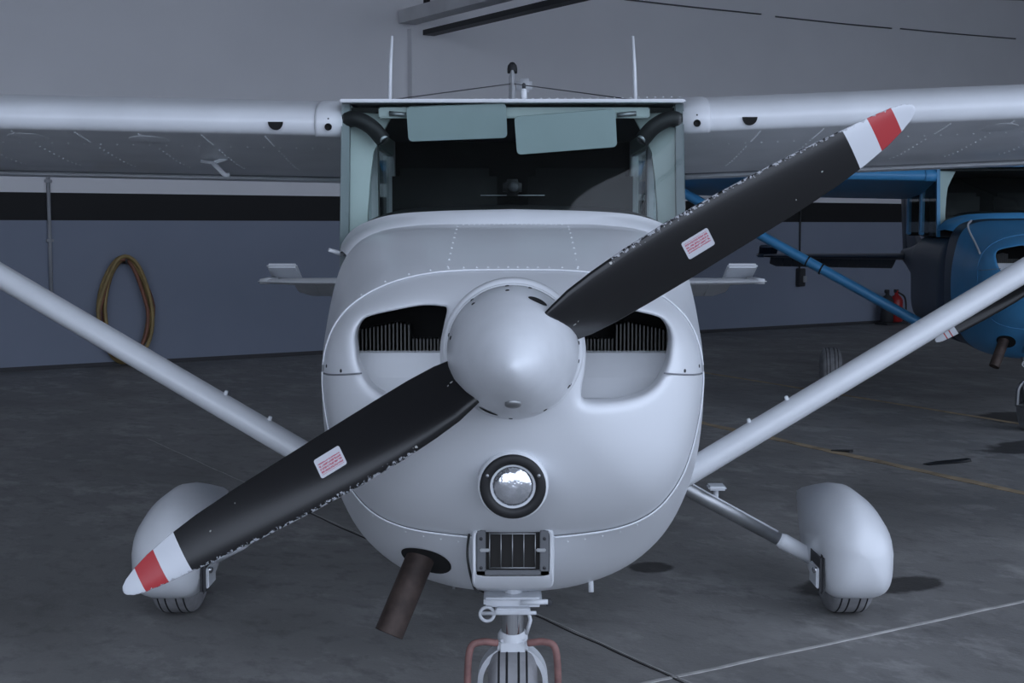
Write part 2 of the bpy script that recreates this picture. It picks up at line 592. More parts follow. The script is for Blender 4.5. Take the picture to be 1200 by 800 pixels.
# ------------------------------------------------------------------ aircraft outlines (metres, aircraft axes: X span, +Y aft, Z up, origin on the ground under the propeller)
AXZ = 1.197
SEAM = [(0.0, 1.356), (0.112, 1.355), (0.162, 1.352), (0.213, 1.345), (0.263, 1.334), (0.313, 1.316), (0.364, 1.288), (0.409, 1.248), (0.435, 1.197), (0.447, 1.139), (0.450, 1.108),
        (0.443, 1.027), (0.4275, 0.945), (0.402, 0.863), (0.342, 0.781), (0.257, 0.744), (0.108, 0.725), (0.0, 0.723)]
MID = [(0.0, 1.408), (0.21, 1.403), (0.305, 1.388), (0.375, 1.355), (0.428, 1.30), (0.463, 1.22), (0.483, 1.14), (0.4895, 1.092), (0.484, 0.991),
       (0.468, 0.88), (0.447, 0.78), (0.393, 0.668), (0.288, 0.578), (0.155, 0.529), (0.0, 0.515)]
FIRE = [(0.0, 1.453), (0.282, 1.448), (0.388, 1.432), (0.4475, 1.397), (0.4835, 1.331), (0.506, 1.236), (0.523, 1.141), (0.529, 1.060),
        (0.528, 0.950), (0.5175, 0.830), (0.49, 0.722), (0.431, 0.612), (0.336, 0.534), (0.216, 0.497), (0.0, 0.490)]
DECK = [(0.0, 1.4675), (0.249, 1.465), (0.374, 1.4525), (0.444, 1.428), (0.490, 1.378), (0.516, 1.298), (0.5345, 1.172), (0.5385, 1.036),
        (0.535, 0.85), (0.52, 0.70), (0.47, 0.60), (0.36, 0.55), (0.2, 0.53), (0.0, 0.525)]
INTAKE = [(0.146, 1.277), (0.160, 1.283), (0.205, 1.2833), (0.2725, 1.2703), (0.3287, 1.2553), (0.3494, 1.2384), (0.3571, 1.2141),
          (0.3536, 1.1859), (0.3446, 1.1483), (0.3169, 1.1049), (0.2702, 1.0823), (0.2065, 1.0747), (0.1560, 1.0790), (0.150, 1.1049),
          (0.1573, 1.1521), (0.159, 1.1991), (0.1510, 1.2459)]


def radial(half, sm=4.0):
    """smoothed radius about the propeller axis as a function of angle, from a half outline (right side, top to bottom)"""
    th, rr = [], []
    pts = []
    for (x, z), (x2, z2) in zip(half, half[1:]):
        for k in range(12):
            pts.append((x + (x2 - x) * k / 12, z + (z2 - z) * k / 12))
    pts.append(half[-1])
    for x, z in pts:
        th.append(math.atan2(z - AXZ, x))
        rr.append(math.hypot(x, z - AXZ))
    th, rr = np.array(th)[::-1], np.array(rr)[::-1]          # from -90 to +90
    g = np.linspace(-math.pi / 2, math.pi / 2, 181)
    v = np.interp(g, th, rr)
    full = np.concatenate([v, v[-2:0:-1]])                    # -90 .. 270, 360 samples
    k = np.exp(-0.5 * (np.arange(-12, 13) / sm) ** 2)
    k /= k.sum()
    pad = np.concatenate([full[-12:], full, full[:12]])
    full = np.convolve(pad, k, 'valid')

    def f(a):
        d = (math.degrees(a) + 90) % 360
        i = int(d)
        return full[i % 360] * (1 - (d - i)) + full[(i + 1) % 360] * (d - i)
    return f


def shared_offset(poly, d):
    """polygon (list of xz) pushed outward by d"""
    n = len(poly)
    area = sum(poly[i][0] * poly[(i + 1) % n][1] - poly[(i + 1) % n][0] * poly[i][1] for i in range(n))
    sgn = 1 if area > 0 else -1
    out = []
    for i in range(n):
        a, b = poly[i - 1], poly[(i + 1) % n]
        t = np.array(b) - np.array(a)
        t = t / (np.linalg.norm(t) + 1e-12)
        out.append(np.array(poly[i]) + sgn * d * np.array([t[1], -t[0]]))
    return out


def inside(p, poly):
    c = False
    n = len(poly)
    j = n - 1
    for i in range(n):
        if (poly[i][1] > p[1]) != (poly[j][1] > p[1]) and p[0] < (poly[j][0] - poly[i][0]) * (p[1] - poly[i][1]) / (poly[j][1] - poly[i][1]) + poly[i][0]:
            c = not c
        j = i
    return c


SECS = [(0.375, radial(SEAM)), (0.65, radial(MID)), (0.95, radial(FIRE)), (1.18, radial(DECK))]


def cowl_r(y, a):
    ys = [s[0] for s in SECS]
    rs = [s[1](a) for s in SECS]
    # Catmull-Rom / Hermite in y
    i = max(0, min(len(ys) - 2, next((k for k in range(len(ys) - 1) if y <= ys[k + 1]), len(ys) - 2)))
    h = ys[i + 1] - ys[i]
    t = (y - ys[i]) / h

    def slope(k):
        if k == 0:
            return (rs[1] - rs[0]) / (ys[1] - ys[0]) * 1.25
        if k == len(ys) - 1:
            return (rs[k] - rs[k - 1]) / (ys[k] - ys[k - 1])
        return (rs[k + 1] - rs[k - 1]) / (ys[k + 1] - ys[k - 1])
    m0, m1 = slope(i) * h, slope(i + 1) * h
    return (2 * t ** 3 - 3 * t * t + 1) * rs[i] + (t ** 3 - 2 * t * t + t) * m0 + (-2 * t ** 3 + 3 * t * t) * rs[i + 1] + (t ** 3 - t * t) * m1


def nose_bowl_geo():
    YB, DEP, EX = 0.38, 0.285, 0.80
    RF = radial(SEAM)
    # how far round the profile turns before the seam, so that bowl and cowl sheets run on smoothly
    table = []
    for d in range(361):
        a = R(d)
        slope = max(0.03, (cowl_r(0.42, a) - cowl_r(0.375, a)) / 0.045)
        lo, hi = 0.5, math.pi / 2 - 0.002
        for _ in range(40):
            pm = (lo + hi) / 2
            dg = EX * math.sin(pm) ** (EX - 1) * math.cos(pm) / math.sin(pm) ** EX
            dy = EX * math.cos(pm) ** (EX - 1) * math.sin(pm) / (1 - math.cos(pm) ** EX)
            if RF(a) * dg / (DEP * dy) > slope:
                lo = pm
            else:
                hi = pm
        table.append((lo + hi) / 2)
    k_ = np.ones(15) / 15
    tb = np.array(table[:360])
    tb = np.convolve(np.concatenate([tb[-7:], tb, tb[:7]]), k_, 'valid')

    def pmax(a):
        d = math.degrees(a) % 360
        i = int(d)
        return tb[i % 360] * (1 - d + i) + tb[(i + 1) % 360] * (d - i)

    def surf(q):
        t = math.hypot(q[0], q[1])
        a = math.atan2(q[1], q[0])
        pm = pmax(a)
        ph = min(t, 1.0) * pm
        g = (math.sin(ph) / math.sin(pm)) ** EX
        rr = RF(a) * g
        return Vector((rr * math.cos(a), YB - DEP + DEP * (1 - max(math.cos(ph), 0) ** EX) / (1 - math.cos(pm) ** EX), AXZ + rr * math.sin(a)))

    def inv(x, z):
        a = math.atan2(z - AXZ, x)
        g = min(0.9999, math.hypot(x, z - AXZ) / RF(a))
        t = math.asin(g ** (1 / EX) * math.sin(pmax(a))) / pmax(a)
        return (t * math.cos(a), t * math.sin(a))
    w = 0.026
    verts2, disp, edges = [], [], []
    cont_r = closed_curve(INTAKE, 5)
    conts = [cont_r, [np.array([-p[0], p[1]]) for p in cont_r]]
    offs = [0.0, 0.003, 0.007, 0.012, 0.018, 0.026]
    excl = []
    hole_q = []
    base_idx = []
    for c in conts:
        for k, d in enumerate(offs):
            ring = shared_offset(c, d)
            i0 = len(verts2)
            for p in ring:
                verts2.append(inv(p[0], p[1]))
                disp.append(w * (1 - math.sqrt(max(0, 1 - (1 - d / w) ** 2))))
            n = len(ring)
            edges += [(i0 + j, i0 + (j + 1) % n) for j in range(n)]
            if k == 0:
                hole_q.append([verts2[i0 + j] for j in range(n)])
                base_idx.append((i0, n))
        excl.append(shared_offset(c, 0.034))
    NB = 180
    i0 = len(verts2)
    for k in range(NB):
        a = 2 * math.pi * k / NB
        verts2.append((math.cos(a), math.sin(a)))
        disp.append(0)
    edges += [(i0 + j, i0 + (j + 1) % NB) for j in range(NB)]
    sp = 0.028
    ny = int(2 / (sp * 0.866)) + 2
    for iy in range(ny):
        for ix in range(int(2 / sp) + 2):
            q = (-1 + (ix + 0.5 * (iy % 2)) * sp, -1 + iy * sp * 0.866)
            if math.hypot(*q) > 0.975:
                continue
            s = surf(q)
            if inside((s.x, s.z), excl[0]) or inside((s.x, s.z), excl[1]):
                continue
            verts2.append(q)
            disp.append(0)
    res = delaunay_2d_cdt([Vector(q) for q in verts2], edges, [], 0, 1e-7)
    vo, fo, orig = res[0], res[2], res[3]
    V, D = [], []
    for q, og in zip(vo, orig):
        s = surf(q)
        d = disp[og[0]] if og else 0.0
        s.y += d
        V.append(s)
    F = []
    for f in fo:
        c = (sum(vo[i].x for i in f) / len(f), sum(vo[i].y for i in f) / len(f))
        if inside(c, hole_q[0]) or inside(c, hole_q[1]):
            continue
        F.append(tuple(f))
    back = {og[0]: i for i, og in enumerate(orig) if og}
    for i0, n in base_idx:
        ids = [back.get(i0 + j) for j in range(n)]
        ids = [i for i in ids if i is not None]
        prev = ids
        for dy in (0.02, 0.06):
            cur = []
            for i in ids:
                V.append(V[i] + Vector((0, dy, 0)))
                cur.append(len(V) - 1)
            for j in range(len(ids)):
                k = (j + 1) % len(ids)
                F.append((prev[j], prev[k], cur[k], cur[j]))
            prev = cur
    return V, F, surf, inv


NB_V, NB_F, NB_SURF, NB_INV = nose_bowl_geo()


def bowl_point(x, z, off=0.0):
    """point on the nose bowl in front view and its outward normal"""
    p = NB_SURF(NB_INV(x, z))
    a = NB_SURF(NB_INV(x + 0.004, z)) - NB_SURF(NB_INV(x - 0.004, z))
    b = NB_SURF(NB_INV(x, z + 0.004)) - NB_SURF(NB_INV(x, z - 0.004))
    n = a.cross(b).normalized()
    if n.y > 0:
        n = -n
    return p + n * off, n


def cowl_pt(y, a, off=0.0):
    r = cowl_r(y, a) + off
    return Vector((r * math.cos(a), y, AXZ + r * math.sin(a)))


def cowl_nrm(y, a):
    u = cowl_pt(y, a + 0.01) - cowl_pt(y, a - 0.01)
    v = cowl_pt(y + 0.01, a) - cowl_pt(y - 0.01, a)
    n = u.cross(v).normalized()
    c = cowl_pt(y, a) - Vector((0, y, AXZ))
    return n if n.dot(c) > 0 else -n


def cowl_patch(y0, y1, a0, a1, ny, na, off=0.0):
    secs = [[cowl_pt(y0 + (y1 - y0) * i / ny, R(a0 + (a1 - a0) * j / na), off) for j in range(na + 1)] for i in range(ny + 1)]
    return loft(secs, closed=False)


def naca(n=26, t=0.12, m=0.02, p=0.4):
    """closed loop (x/c, z/c): trailing edge over the top to the nose and back below"""
    xs = [0.5 * (1 - math.cos(math.pi * i / n)) for i in range(n + 1)]
    up, lo = [], []
    for x in xs:
        yt = 5 * t * (0.2969 * math.sqrt(x) - 0.126 * x - 0.3516 * x * x + 0.2843 * x ** 3 - 0.1036 * x ** 4)
        yc = m / p ** 2 * (2 * p * x - x * x) if x < p else m / (1 - p) ** 2 * ((1 - 2 * p) + 2 * p * x - x * x)
        up.append((x, yc + yt))
        lo.append((x, yc - yt))
    return up[::-1] + lo[1:]


AF = naca()


def cuffed(loop):
    """blunt drooped leading edge: nearly upright nose, then a flat underside"""
    out = []
    n = len(loop) // 2
    ref = float(np.interp(0.40, [p[0] for p in loop[n:]], [p[1] for p in loop[n:]]))
    xk, zk = 0.020, -0.0265
    up = loop[:n + 1]
    low = []
    for k in range(1, 9):
        t = math.pi / 2 * k / 8
        low.append((xk * (1 - math.cos(t)), zk * math.sin(t)))
    for x, z in loop[n + 1:]:
        if x <= xk * 1.3:
            continue
        if x < 0.40:
            f = (x - xk) / (0.40 - xk)
            low.append((x, zk + (ref - zk) * f ** 0.8))
        else:
            low.append((x, z))
    return up + low


AF = cuffed(AF)
W_LE, W_Z, W_X0, W_CH, W_PIT, W_DIH = 1.58, 1.800, 0.555, 1.63, R(5.3), math.tan(R(1.75))


def wing_chord(ax):
    return W_CH if ax < 2.9 else W_CH - (ax - 2.9) / 2.55 * 0.50


def wing_pt(s, ax, xc, zc):
    """s side, ax distance from the centreline, (xc, zc) aerofoil coordinates"""
    c = wing_chord(ax)
    y0 = W_LE + (0 if ax < 2.9 else (ax - 2.9) / 2.55 * 0.15)
    z0 = W_Z + (ax - W_X0) * W_DIH + ROLL * s * ax
    X, Z = xc * c, zc * c
    return Vector((s * ax, y0 + X * math.cos(W_PIT) + Z * math.sin(W_PIT), z0 - X * math.sin(W_PIT) + Z * math.cos(W_PIT)))


ROLL = 0.010


def lower(xc):
    """aerofoil lower z/c"""
    lo = AF[26:]
    return float(np.interp(xc, [p[0] for p in lo], [p[1] for p in lo]))


def upper(xc):
    up = AF[:27][::-1]
    return float(np.interp(xc, [p[0] for p in up], [p[1] for p in up]))


def foil(xc, thick):
    yt = 5 * thick * (0.2969 * math.sqrt(xc) - 0.126 * xc - 0.3516 * xc * xc + 0.2843 * xc ** 3 - 0.1036 * xc ** 4)
    return yt


# ------------------------------------------------------------------ propeller blade (local X along the radius, Y aft, Z chordwise with the leading edge at +Z)
BLADE = [  # r, z of leading edge, z of trailing edge in front view, twist deg, thickness ratio
    (0.075, 0.036, -0.038, 60, 0.50), (0.115, 0.046, -0.050, 55, 0.40), (0.16, 0.056, -0.058, 48, 0.32), (0.22, 0.062, -0.062, 41, 0.25),
    (0.30, 0.066, -0.063, 34, 0.20), (0.40, 0.067, -0.063, 27, 0.16), (0.52, 0.062, -0.062, 21.5, 0.13), (0.64, 0.054, -0.061, 17.5, 0.115),
    (0.74, 0.045, -0.057, 15.5, 0.10), (0.81, 0.037, -0.050, 14.5, 0.09), (0.87, 0.030, -0.040, 14, 0.08), (0.91, 0.024, -0.029, 14, 0.075),
    (0.935, 0.017, -0.019, 14, 0.07), (0.948, 0.009, -0.010, 14, 0.07), (0.952, 0.003, -0.003, 14, 0.07)]


def arc(x, th):
    """forward face of the blade section: round nose running into a long arc"""
    return 0.9 * foil(x, th) + 0.55 * th * 4 * x * (1 - x) * (1 - 0.35 * x)


def blade_geo():
    n = 14
    ts = [0.5 * (1 - math.cos(math.pi * i / n)) for i in range(n + 1)]
    secs, edge = [], []
    for r, zl, zt, tw, th in BLADE:
        cb, sb = math.cos(R(tw)), math.sin(R(tw))
        c = (zl - zt) / cb
        mid = (zl + zt) / 2
        loop = []
        ef = []
        for sgn, seq in ((1, ts), (-1, ts[::-1][1:-1])):
            for x in seq:
                yt = arc(x, th) * c if sgn > 0 else foil(x, th) * c * 0.35      # cambered face forward
                u = (0.5 - x) * c                             # along the chord, leading edge +
                vv = -sgn * yt                                # forward is -Y
                loop.append(Vector((r, -u * sb + vv * cb, mid + u * cb + vv * sb * 0.0)))
                ef.append(max(0.0, 1 - x / 0.20))
        secs.append(loop)
        edge += ef
    v, f = loft(secs, True, True, True)
    return v, f, edge


BL_V, BL_F, BL_E = blade_geo()


def make_blade(parent, m, hub, ang):
    me = bpy.data.meshes.new('propeller_blade')
    me.from_pydata([tuple(p) for p in BL_V], [], BL_F)
    bm = bmesh.new()
    bm.from_mesh(me)
    bmesh.ops.recalc_face_normals(bm, faces=bm.faces)
    bm.to_mesh(me)
    bm.free()
    at = me.attributes.new('edge', 'FLOAT', 'POINT')
    at.data.foreach_set('value', BL_E)
    me.polygons.foreach_set('use_smooth', [True] * len(me.polygons))
    me.materials.append(M[m])
    o = bpy.data.objects.new('propeller_blade', me)
    COL.objects.link(o)
    o.parent = parent
    o.location = hub
    o.rotation_euler = (0, -R(ang), 0)
    return o


def rounded_plate(w, h, r, t, n=6):
    """thin plate in XZ, front at y=-t"""
    loop = []
    for cx, cz, a0 in ((w / 2 - r, h / 2 - r, 0), (-w / 2 + r, h / 2 - r, 90), (-w / 2 + r, -h / 2 + r, 180), (w / 2 - r, -h / 2 + r, 270)):
        for k in range(n + 1):
            a = R(a0 + 90 * k / n)
            loop.append((cx + r * math.cos(a), cz + r * math.sin(a)))
    return loft([[(x, -t, z) for x, z in loop], [(x, 0, z) for x, z in loop]])


def superellipse(cx, cz, rx, rz, e, n=28):
    out = []
    for k in range(n):
        a = 2 * math.pi * k / n
        c, s = math.cos(a), math.sin(a)
        out.append((cx + rx * math.copysign(abs(c) ** (2 / e), c), cz + rz * math.copysign(abs(s) ** (2 / e), s)))
    return out


# ------------------------------------------------------------------ the aircraft
def aircraft(white, loc, rz, prop_angle):
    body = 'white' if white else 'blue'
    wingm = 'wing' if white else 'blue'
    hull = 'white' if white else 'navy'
    root = empty('light_aircraft', loc, rz)

    def rl(p):                                   # slight lean of the airframe on its legs
        p = Vector(p)
        p.z += ROLL * p.x
        return p

    # --- nose bowl
    nb = obj('nose_bowl', NB_V, NB_F, body, root)
    # split line between the upper and lower half of the bowl, right and left
    for s in (-1, 1):
        pts = [bowl_point(s * x, 1.117 + (0.442 - x) * 0.17, 0.0006)[0] for x in (0.336, 0.36, 0.385, 0.41, 0.43, 0.442)]
        obj('seam_line', *tube(pts, 0.0022, 6), 'seam', nb)
    # --- cowl shells
    uc = obj('upper_cowl', *cowl_patch(0.375, 0.95, -11, 191, 14, 100), body, root)
    lc = obj('lower_cowl', *cowl_patch(0.375, 0.95, 191, 349, 16, 80), body, root)
    # bead on the edge where cowl sheets meet the bowl
    obj('edge_bead', *tube([cowl_pt(0.378, R(a), 0.0015) for a in np.linspace(-8, 188, 90)], 0.0024, 6), 'bead' if white else body, uc)
    obj('edge_bead', *tube([cowl_pt(0.378, R(a), 0.0015) for a in np.linspace(190, 259, 40)], 0.0022, 6), 'bead' if white else body, lc)
    obj('edge_bead', *tube([cowl_pt(0.378, R(a), 0.0015) for a in np.linspace(281, 350, 40)], 0.0022, 6), 'bead' if white else body, lc)
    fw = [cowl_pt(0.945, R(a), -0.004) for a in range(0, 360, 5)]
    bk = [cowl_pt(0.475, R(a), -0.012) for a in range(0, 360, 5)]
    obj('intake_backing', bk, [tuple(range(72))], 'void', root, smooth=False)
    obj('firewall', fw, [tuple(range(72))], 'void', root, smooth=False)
    # --- engine seen through the intakes: fins, block, white baffle, dark backing
    for s in (-1, 1):
        x0, x1 = (0.17, 0.405)
        mb = MB()
        nf = 20
        for k in range(nf):
            x = 0.245 + k * 0.0092
            mb.add(*box(min(s * x, s * (x + 0.0035)), max(s * x, s * (x + 0.0035)), 0.40, 0.46, 1.10, 1.232 - 0.0018 * abs(k - 3)))
        for k in range(9):
            x = 0.168 + k * 0.0085
            mb.add(*box(min(s * x, s * (x + 0.004)), max(s * x, s * (x + 0.004)), 0.42, 0.46, 1.10, 1.192))
        cyl = obj('engine_cylinder', mb.v, mb.f, 'fin', root, smooth=False, kind='stuff', label='grey cooling fins of an engine cylinder')
        top = 1.166
        # baffle: bent sheet, upright part then shelf running forward
        prof = [(0.395, top), (0.385, top - 0.004), (0.365, 1.105), (0.345, 1.060), (0.235, 1.052), (0.235, 1.045)]
        secs = [[(s * x, max(y, lim), z) for y, z in prof] for x, lim in ((0.135, 0), (0.20, 0), (0.28, 0.24), (0.33, 0.28), (0.36, 0.31), (0.395, 0.345))]
        bf = obj('engine_baffle', *loft(secs, closed=False), body if white else 'white', root, smooth=False)
        if s > 0:
            obj('drain_ring', *lathe([(0.0, 0.030), (0.003, 0.030), (0.003, 0.024), (0.0, 0.024)], (0.192, 0.275, 1.056), (0, 0, 1), 24), 'alu', bf)

    # --- spinner and propeller
    hub = (0, 0.0, AXZ)
    prof = [(-0.292, 0.0), (-0.290, 0.007), (-0.283, 0.017), (-0.265, 0.034), (-0.235, 0.056), (-0.195, 0.078), (-0.15, 0.099), (-0.10, 0.117), (-0.05, 0.130), (0.0, 0.1375), (0.045, 0.140)]
    spn = obj('spinner', *lathe_y(prof, 64, 0, AXZ), 'spinner' if white else body, root)
    obj('spinner_backplate', *lathe_y([(0.045, 0.1415), (0.058, 0.1435), (0.062, 0.1435), (0.066, 0.12)], 64, 0, AXZ), 'white' if white else body, root)
    obj('nose_collar', *lathe_y([(0.075, 0.139), (0.078, 0.147), (0.088, 0.152), (0.105, 0.153), (0.14, 0.153)], 64, 0, AXZ), body, root)

    def spin_r(y):
        return float(np.interp(y, [p[0] for p in prof], [p[1] for p in prof]))
    for a in (95, 128, 165, 197, 222, 268, 300, 330, 352, 8, 75):
        for y in (0.022, -0.035) if a in (95, 330, 268, 165, 128, 300) else (0.022,):
            if white:
                r = spin_r(y)
                p = Vector((r * math.cos(R(a)), y, AXZ + r * math.sin(R(a))))
                n = Vector((math.cos(R(a)), -0.22, math.sin(R(a)))).normalized()
                obj('screw', *lathe([(-0.002, 0.0042), (0.0012, 0.0042), (0.0018, 0.003), (0.0018, 0.0)], p, n, 10), 'steel_dark', spn)
    # dark slots where the blades leave the spinner, and a disc imitating a bright reflection
    for k in (0, 180):
        a = R(prop_angle + k)
        d = Vector((math.cos(a), 0, math.sin(a)))
        t = Vector((-math.sin(a), 0, math.cos(a)))
        if white:
            sg = 1 if k == 0 else -1
            yy = -0.075
            th_ = R(66 + (0 if k == 0 else 180))
            rr_ = spin_r(yy)
            e_r = Vector((math.cos(th_), 0, math.sin(th_)))
            nrm = (e_r + Vector((0, -0.30, 0))).normalized()
            e_t = Vector((-math.sin(th_), 0, math.cos(th_)))
            e_y = nrm.cross(e_t).normalized()
            c = Vector((0, yy, AXZ)) + e_r * rr_
            loop = []
            for u in np.linspace(0, 2 * math.pi, 25)[:-1]:
                q = c + e_t * (0.021 * math.cos(u)) + e_y * (0.015 * math.sin(u))
                a_ = math.atan2(q.z - AXZ, q.x)
                r_ = spin_r(q.y) + 0.0008
                loop.append(Vector((r_ * math.cos(a_), q.y, AXZ + r_ * math.sin(a_))))
            obj('blade_slot', loop + [c + nrm * 0.0012], [(m_, (m_ + 1) % 24, 24) for m_ in range(24)], 'void', spn, smooth=False)
    if white:
        p = Vector((0, -0.188, AXZ - spin_r(-0.188) - 0.002))
        n = Vector((0, -0.50, -0.87)).normalized()
        obj('reflection_disc', *lathe([(-0.004, 0.016), (0.002, 0.016), (0.004, 0.012), (0.005, 0.006), (0.005, 0.0)], p, n, 24), 'alu', spn)  # silvery disc standing for a bolt's reflection on the spinner
    for k in (0, 180):
        bl = make_blade(root, 'blade' if white else 'blade_blue', (0, -0.045, AXZ + 0.004), prop_angle + k)
        if white:
            # sticker on the forward face, a little off the blade surface
            r0 = 0.437
            i = next(j for j in range(len(BLADE)) if BLADE[j][0] > r0)
            ra, rb = BLADE[i - 1], BLADE[i]
            f = (r0 - ra[0]) / (rb[0] - ra[0])
            tw = ra[3] + (rb[3] - ra[3]) * f
            zl = ra[1] + (rb[1] - ra[1]) * f
            zt = ra[2] + (rb[2] - ra[2]) * f
            th = ra[4] + (rb[4] - ra[4]) * f
            c = (zl - zt) / math.cos(R(tw))
            w_, h_ = 0.062, 0.044
            loop = rounded_plate(w_, h_, 0.005, 0.0004)
            x0 = 0.56                                                # chord station of its centre
            vs = []
            for (px, py, pz) in loop[0]:
                xx = x0 - pz / c
                u = (0.5 - xx) * c
                vv = -(arc(xx, th) * c + 0.0014 - py)
                vs.append((r0 + px, -u * math.sin(R(tw)) + vv * math.cos(R(tw)), (zl + zt) / 2 + u * math.cos(R(tw))))
            cz = (zl + zt) / 2 + (0.5 - x0) * c * math.cos(R(tw))
            vs = [(x - r0, y, z - cz) for x, y, z in vs]
            dc = obj('decal', vs, loop[1], 'decal', bl, smooth=False, label='white sticker with small red print')
            dc.location = (r0, 0, cz)

    # --- landing light
    if white:
        n = Vector((0, -1, -0.10)).normalized()
        p = Vector((0, bowl_point(0.0, 0.97)[0].y - 0.002, 0.889))
        obj('light_housing', *lathe([(-0.12, 0.079), (-0.010, 0.079), (-0.004, 0.076), (-0.003, 0.068)], p, n, 48), body, root)
        ll = obj('landing_light', *lathe([(-0.03, 0.073), (0.001, 0.073), (0.004, 0.070), (0.005, 0.060), (0.003, 0.051), (-0.012, 0.049), (-0.03, 0.049)], p, n, 48), 'black', root, label='round landing light in a black ring')
        lens = [(-0.012, 0.049)] + [(-0.012 + 0.024 * math.cos(u), 0.049 * math.sin(u)) for u in np.linspace(math.pi / 2, 0, 9)]
        obj('lens', *lathe(lens, p, n, 40), 'lens', ll, label='bright domed lamp lens')
        obj('lens_rim', *lathe([(-0.010, 0.0515), (-0.004, 0.0515), (-0.004, 0.0500), (-0.010, 0.0495)], p, n, 40), 'steel_dark', ll)
        q = Vector((0, 0, 1)).rotation_difference(n)
        for a in (25, 155):
            c = p + q @ Vector((0.0625 * math.cos(R(a)), 0.0625 * math.sin(R(a)), 0.004))
            obj('screw', *lathe([(0, 0.0042), (0.0015, 0.0042), (0.002, 0.0)], c, n, 10), 'alu', ll)

    # --- air scoop with filter under the light
    y1 = 0.352
    sc = MB()
    # scoop: box with rounded corners growing out of the lower cowl
    secs = []
    for y, wv, z0, z1 in ((y1, 0.098, 0.592, 0.752), (y1 - 0.008, 0.094, 0.597, 0.748), (y1 - 0.006, 0.088, 0.634, 0.747)):
        secs.append([(x, y, z) for x, z in superellipse(0, (z0 + z1) / 2, wv, (z1 - z0) / 2, 9, 40)])
    secs.insert(0, [(x, 0.62, z) for x, z in superellipse(0, 0.655, 0.100, 0.12, 9, 40)])
    secs.append([(x, y1 + 0.02, z) for x, z in superellipse(0, 0.690, 0.087, 0.057, 9, 40)])
    secs = [[(x, y + max(0, 0.632 - z) * (0.9 if y < 0.5 else 0), z) for x, y, z in sec] for sec in secs]
    scoop = obj('air_scoop', *loft(secs, True, False, True), body, root, sharp=40)
    fz0, fz1 = 0.637, 0.746
    obj('filter', *box(-0.085, 0.085, y1 + 0.004, y1 + 0.012, fz0, fz1), 'filter', scoop, smooth=False, label='dark air filter element')
    fr = MB()
    for a in ((-0.086, -0.064, fz0, fz1), (0.064, 0.086, fz0, fz1), (-0.086, 0.086, fz0, fz0 + 0.012)):
        fr.add(*bbox(a[0], a[1], y1 - 0.008, y1 + 0.003, a[2], a[3], 0.002))
    fr.build('filter_frame', 'filter_frame' if white else 'steel_dark', scoop, smooth=False)
    for x in (-0.055, -0.028, -0.001, 0.026, 0.053):
        obj('grille_bar', *tube([(x, y1 - 0.004, fz0 + 0.016), (x, y1 - 0.004, fz1 - 0.008)], 0.0013, 6), 'alu', scoop)
    for z in (fz0 + 0.017, fz1 - 0.010):
        obj('grille_bar', *tube([(-0.055, y1 - 0.004, z), (0.053, y1 - 0.004, z)], 0.0016, 6), 'alu', scoop)
    for s in (-1, 1):
        for z in (0.655, 0.725):
            obj('screw', *lathe([(0, 0.004), (0.002, 0.004), (0.002, 0)], (s * 0.075, y1 - 0.008, z), (0, -1, 0), 10), 'steel_dark', scoop)
        obj('clip', *bbox(min(s * 0.055, s * 0.078), max(s * 0.055, s * 0.078), y1 - 0.013, y1 - 0.006, 0.694, 0.702, 0.002), 'alu', scoop, smooth=False)
    if white:
        obj('cable', *tube(bezier([(-0.104, 0.375, 0.735), (-0.108, 0.36, 0.69), (-0.104, 0.36, 0.65), (-0.094, 0.40, 0.595), (-0.085, 0.46, 0.565)], 8), 0.003, 6), 'black', scoop)
        obj('drain_pipe', *tube([(0.205, 0.72, 0.56), (0.207, 0.71, 0.498)], 0.007, 8), 'white_worn', root)
        obj('drain_pipe', *tube([(-0.155, 0.72, 0.545), (-0.156, 0.71, 0.505)], 0.004, 8), 'alu', root)

    # --- exhaust
    e0, e1 = Vector((-0.218, 0.53, 0.665)), Vector((-0.305, 0.455, 0.462))
    ax = (e1 - e0).normalized()
    L = (e1 - e0).length
    ex = obj('exhaust_pipe', *lathe([(0, 0.036), (L, 0.036), (L, 0.0335), (L - 0.12, 0.0335), (L - 0.12, 0.0)], e0, ax, 32), 'exhaust', root, sharp=40, label='sooty brown exhaust pipe')
    # slot in the cowl around it: dark plate lying on the cowl skin
    yy, aa = 0.52, math.atan2(0.60 - AXZ, -0.228)
    n = cowl_nrm(yy, aa)
    c = cowl_pt(yy, aa, 0.0015)
    u = Vector((1, 0, 0)) - n * n.x
    u.normalize()
    vv_ = n.cross(u)
    loop = []
    for k in range(36):
        t = 2 * math.pi * k / 36
        q = c + u * (0.066 * math.cos(t)) + vv_ * (0.075 * math.sin(t))
        a_ = math.atan2(q.z - AXZ, q.x)
        loop.append(cowl_pt(q.y, a_, 0.002))
    ctr = c + n * 0.002
    obj('exhaust_slot', loop + [ctr], [(k, (k + 1) % 36, 36) for k in range(36)], 'void', lc, smooth=False)

    # --- nose gear
    ny = 0.72
    strut = obj('nose_oleo', *lathe([(0.385, 0.030), (0.47, 0.030), (0.47, 0.026), (0.62, 0.026)], (0, ny, 0), (0, -0.04, 1), 32), 'chrome', root, sharp=40, label='chrome nose gear piston')
    st = MB()
    st.add(*bbox(-0.075, 0.075, 0.60, 0.70, 0.487, 0.512, 0.006))
    st.add(*bbox(-0.045, 0.045, 0.58, 0.76, 0.474, 0.489, 0.004))
    st.add(*lathe([(-0.012, 0.024), (0.05, 0.024)], (0, 0.66, 0.475), (0, 0, 1), 20))
    col = st.build('steering_collar', 'white_worn' if white else 'alu', root, sharp=40)
    obj('bolt', *lathe([(0, 0.010), (0.012, 0.010), (0.014, 0.0)], (0.092, 0.62, 0.497), (0, -1, 0), 6), 'steel_dark', col, smooth=False)
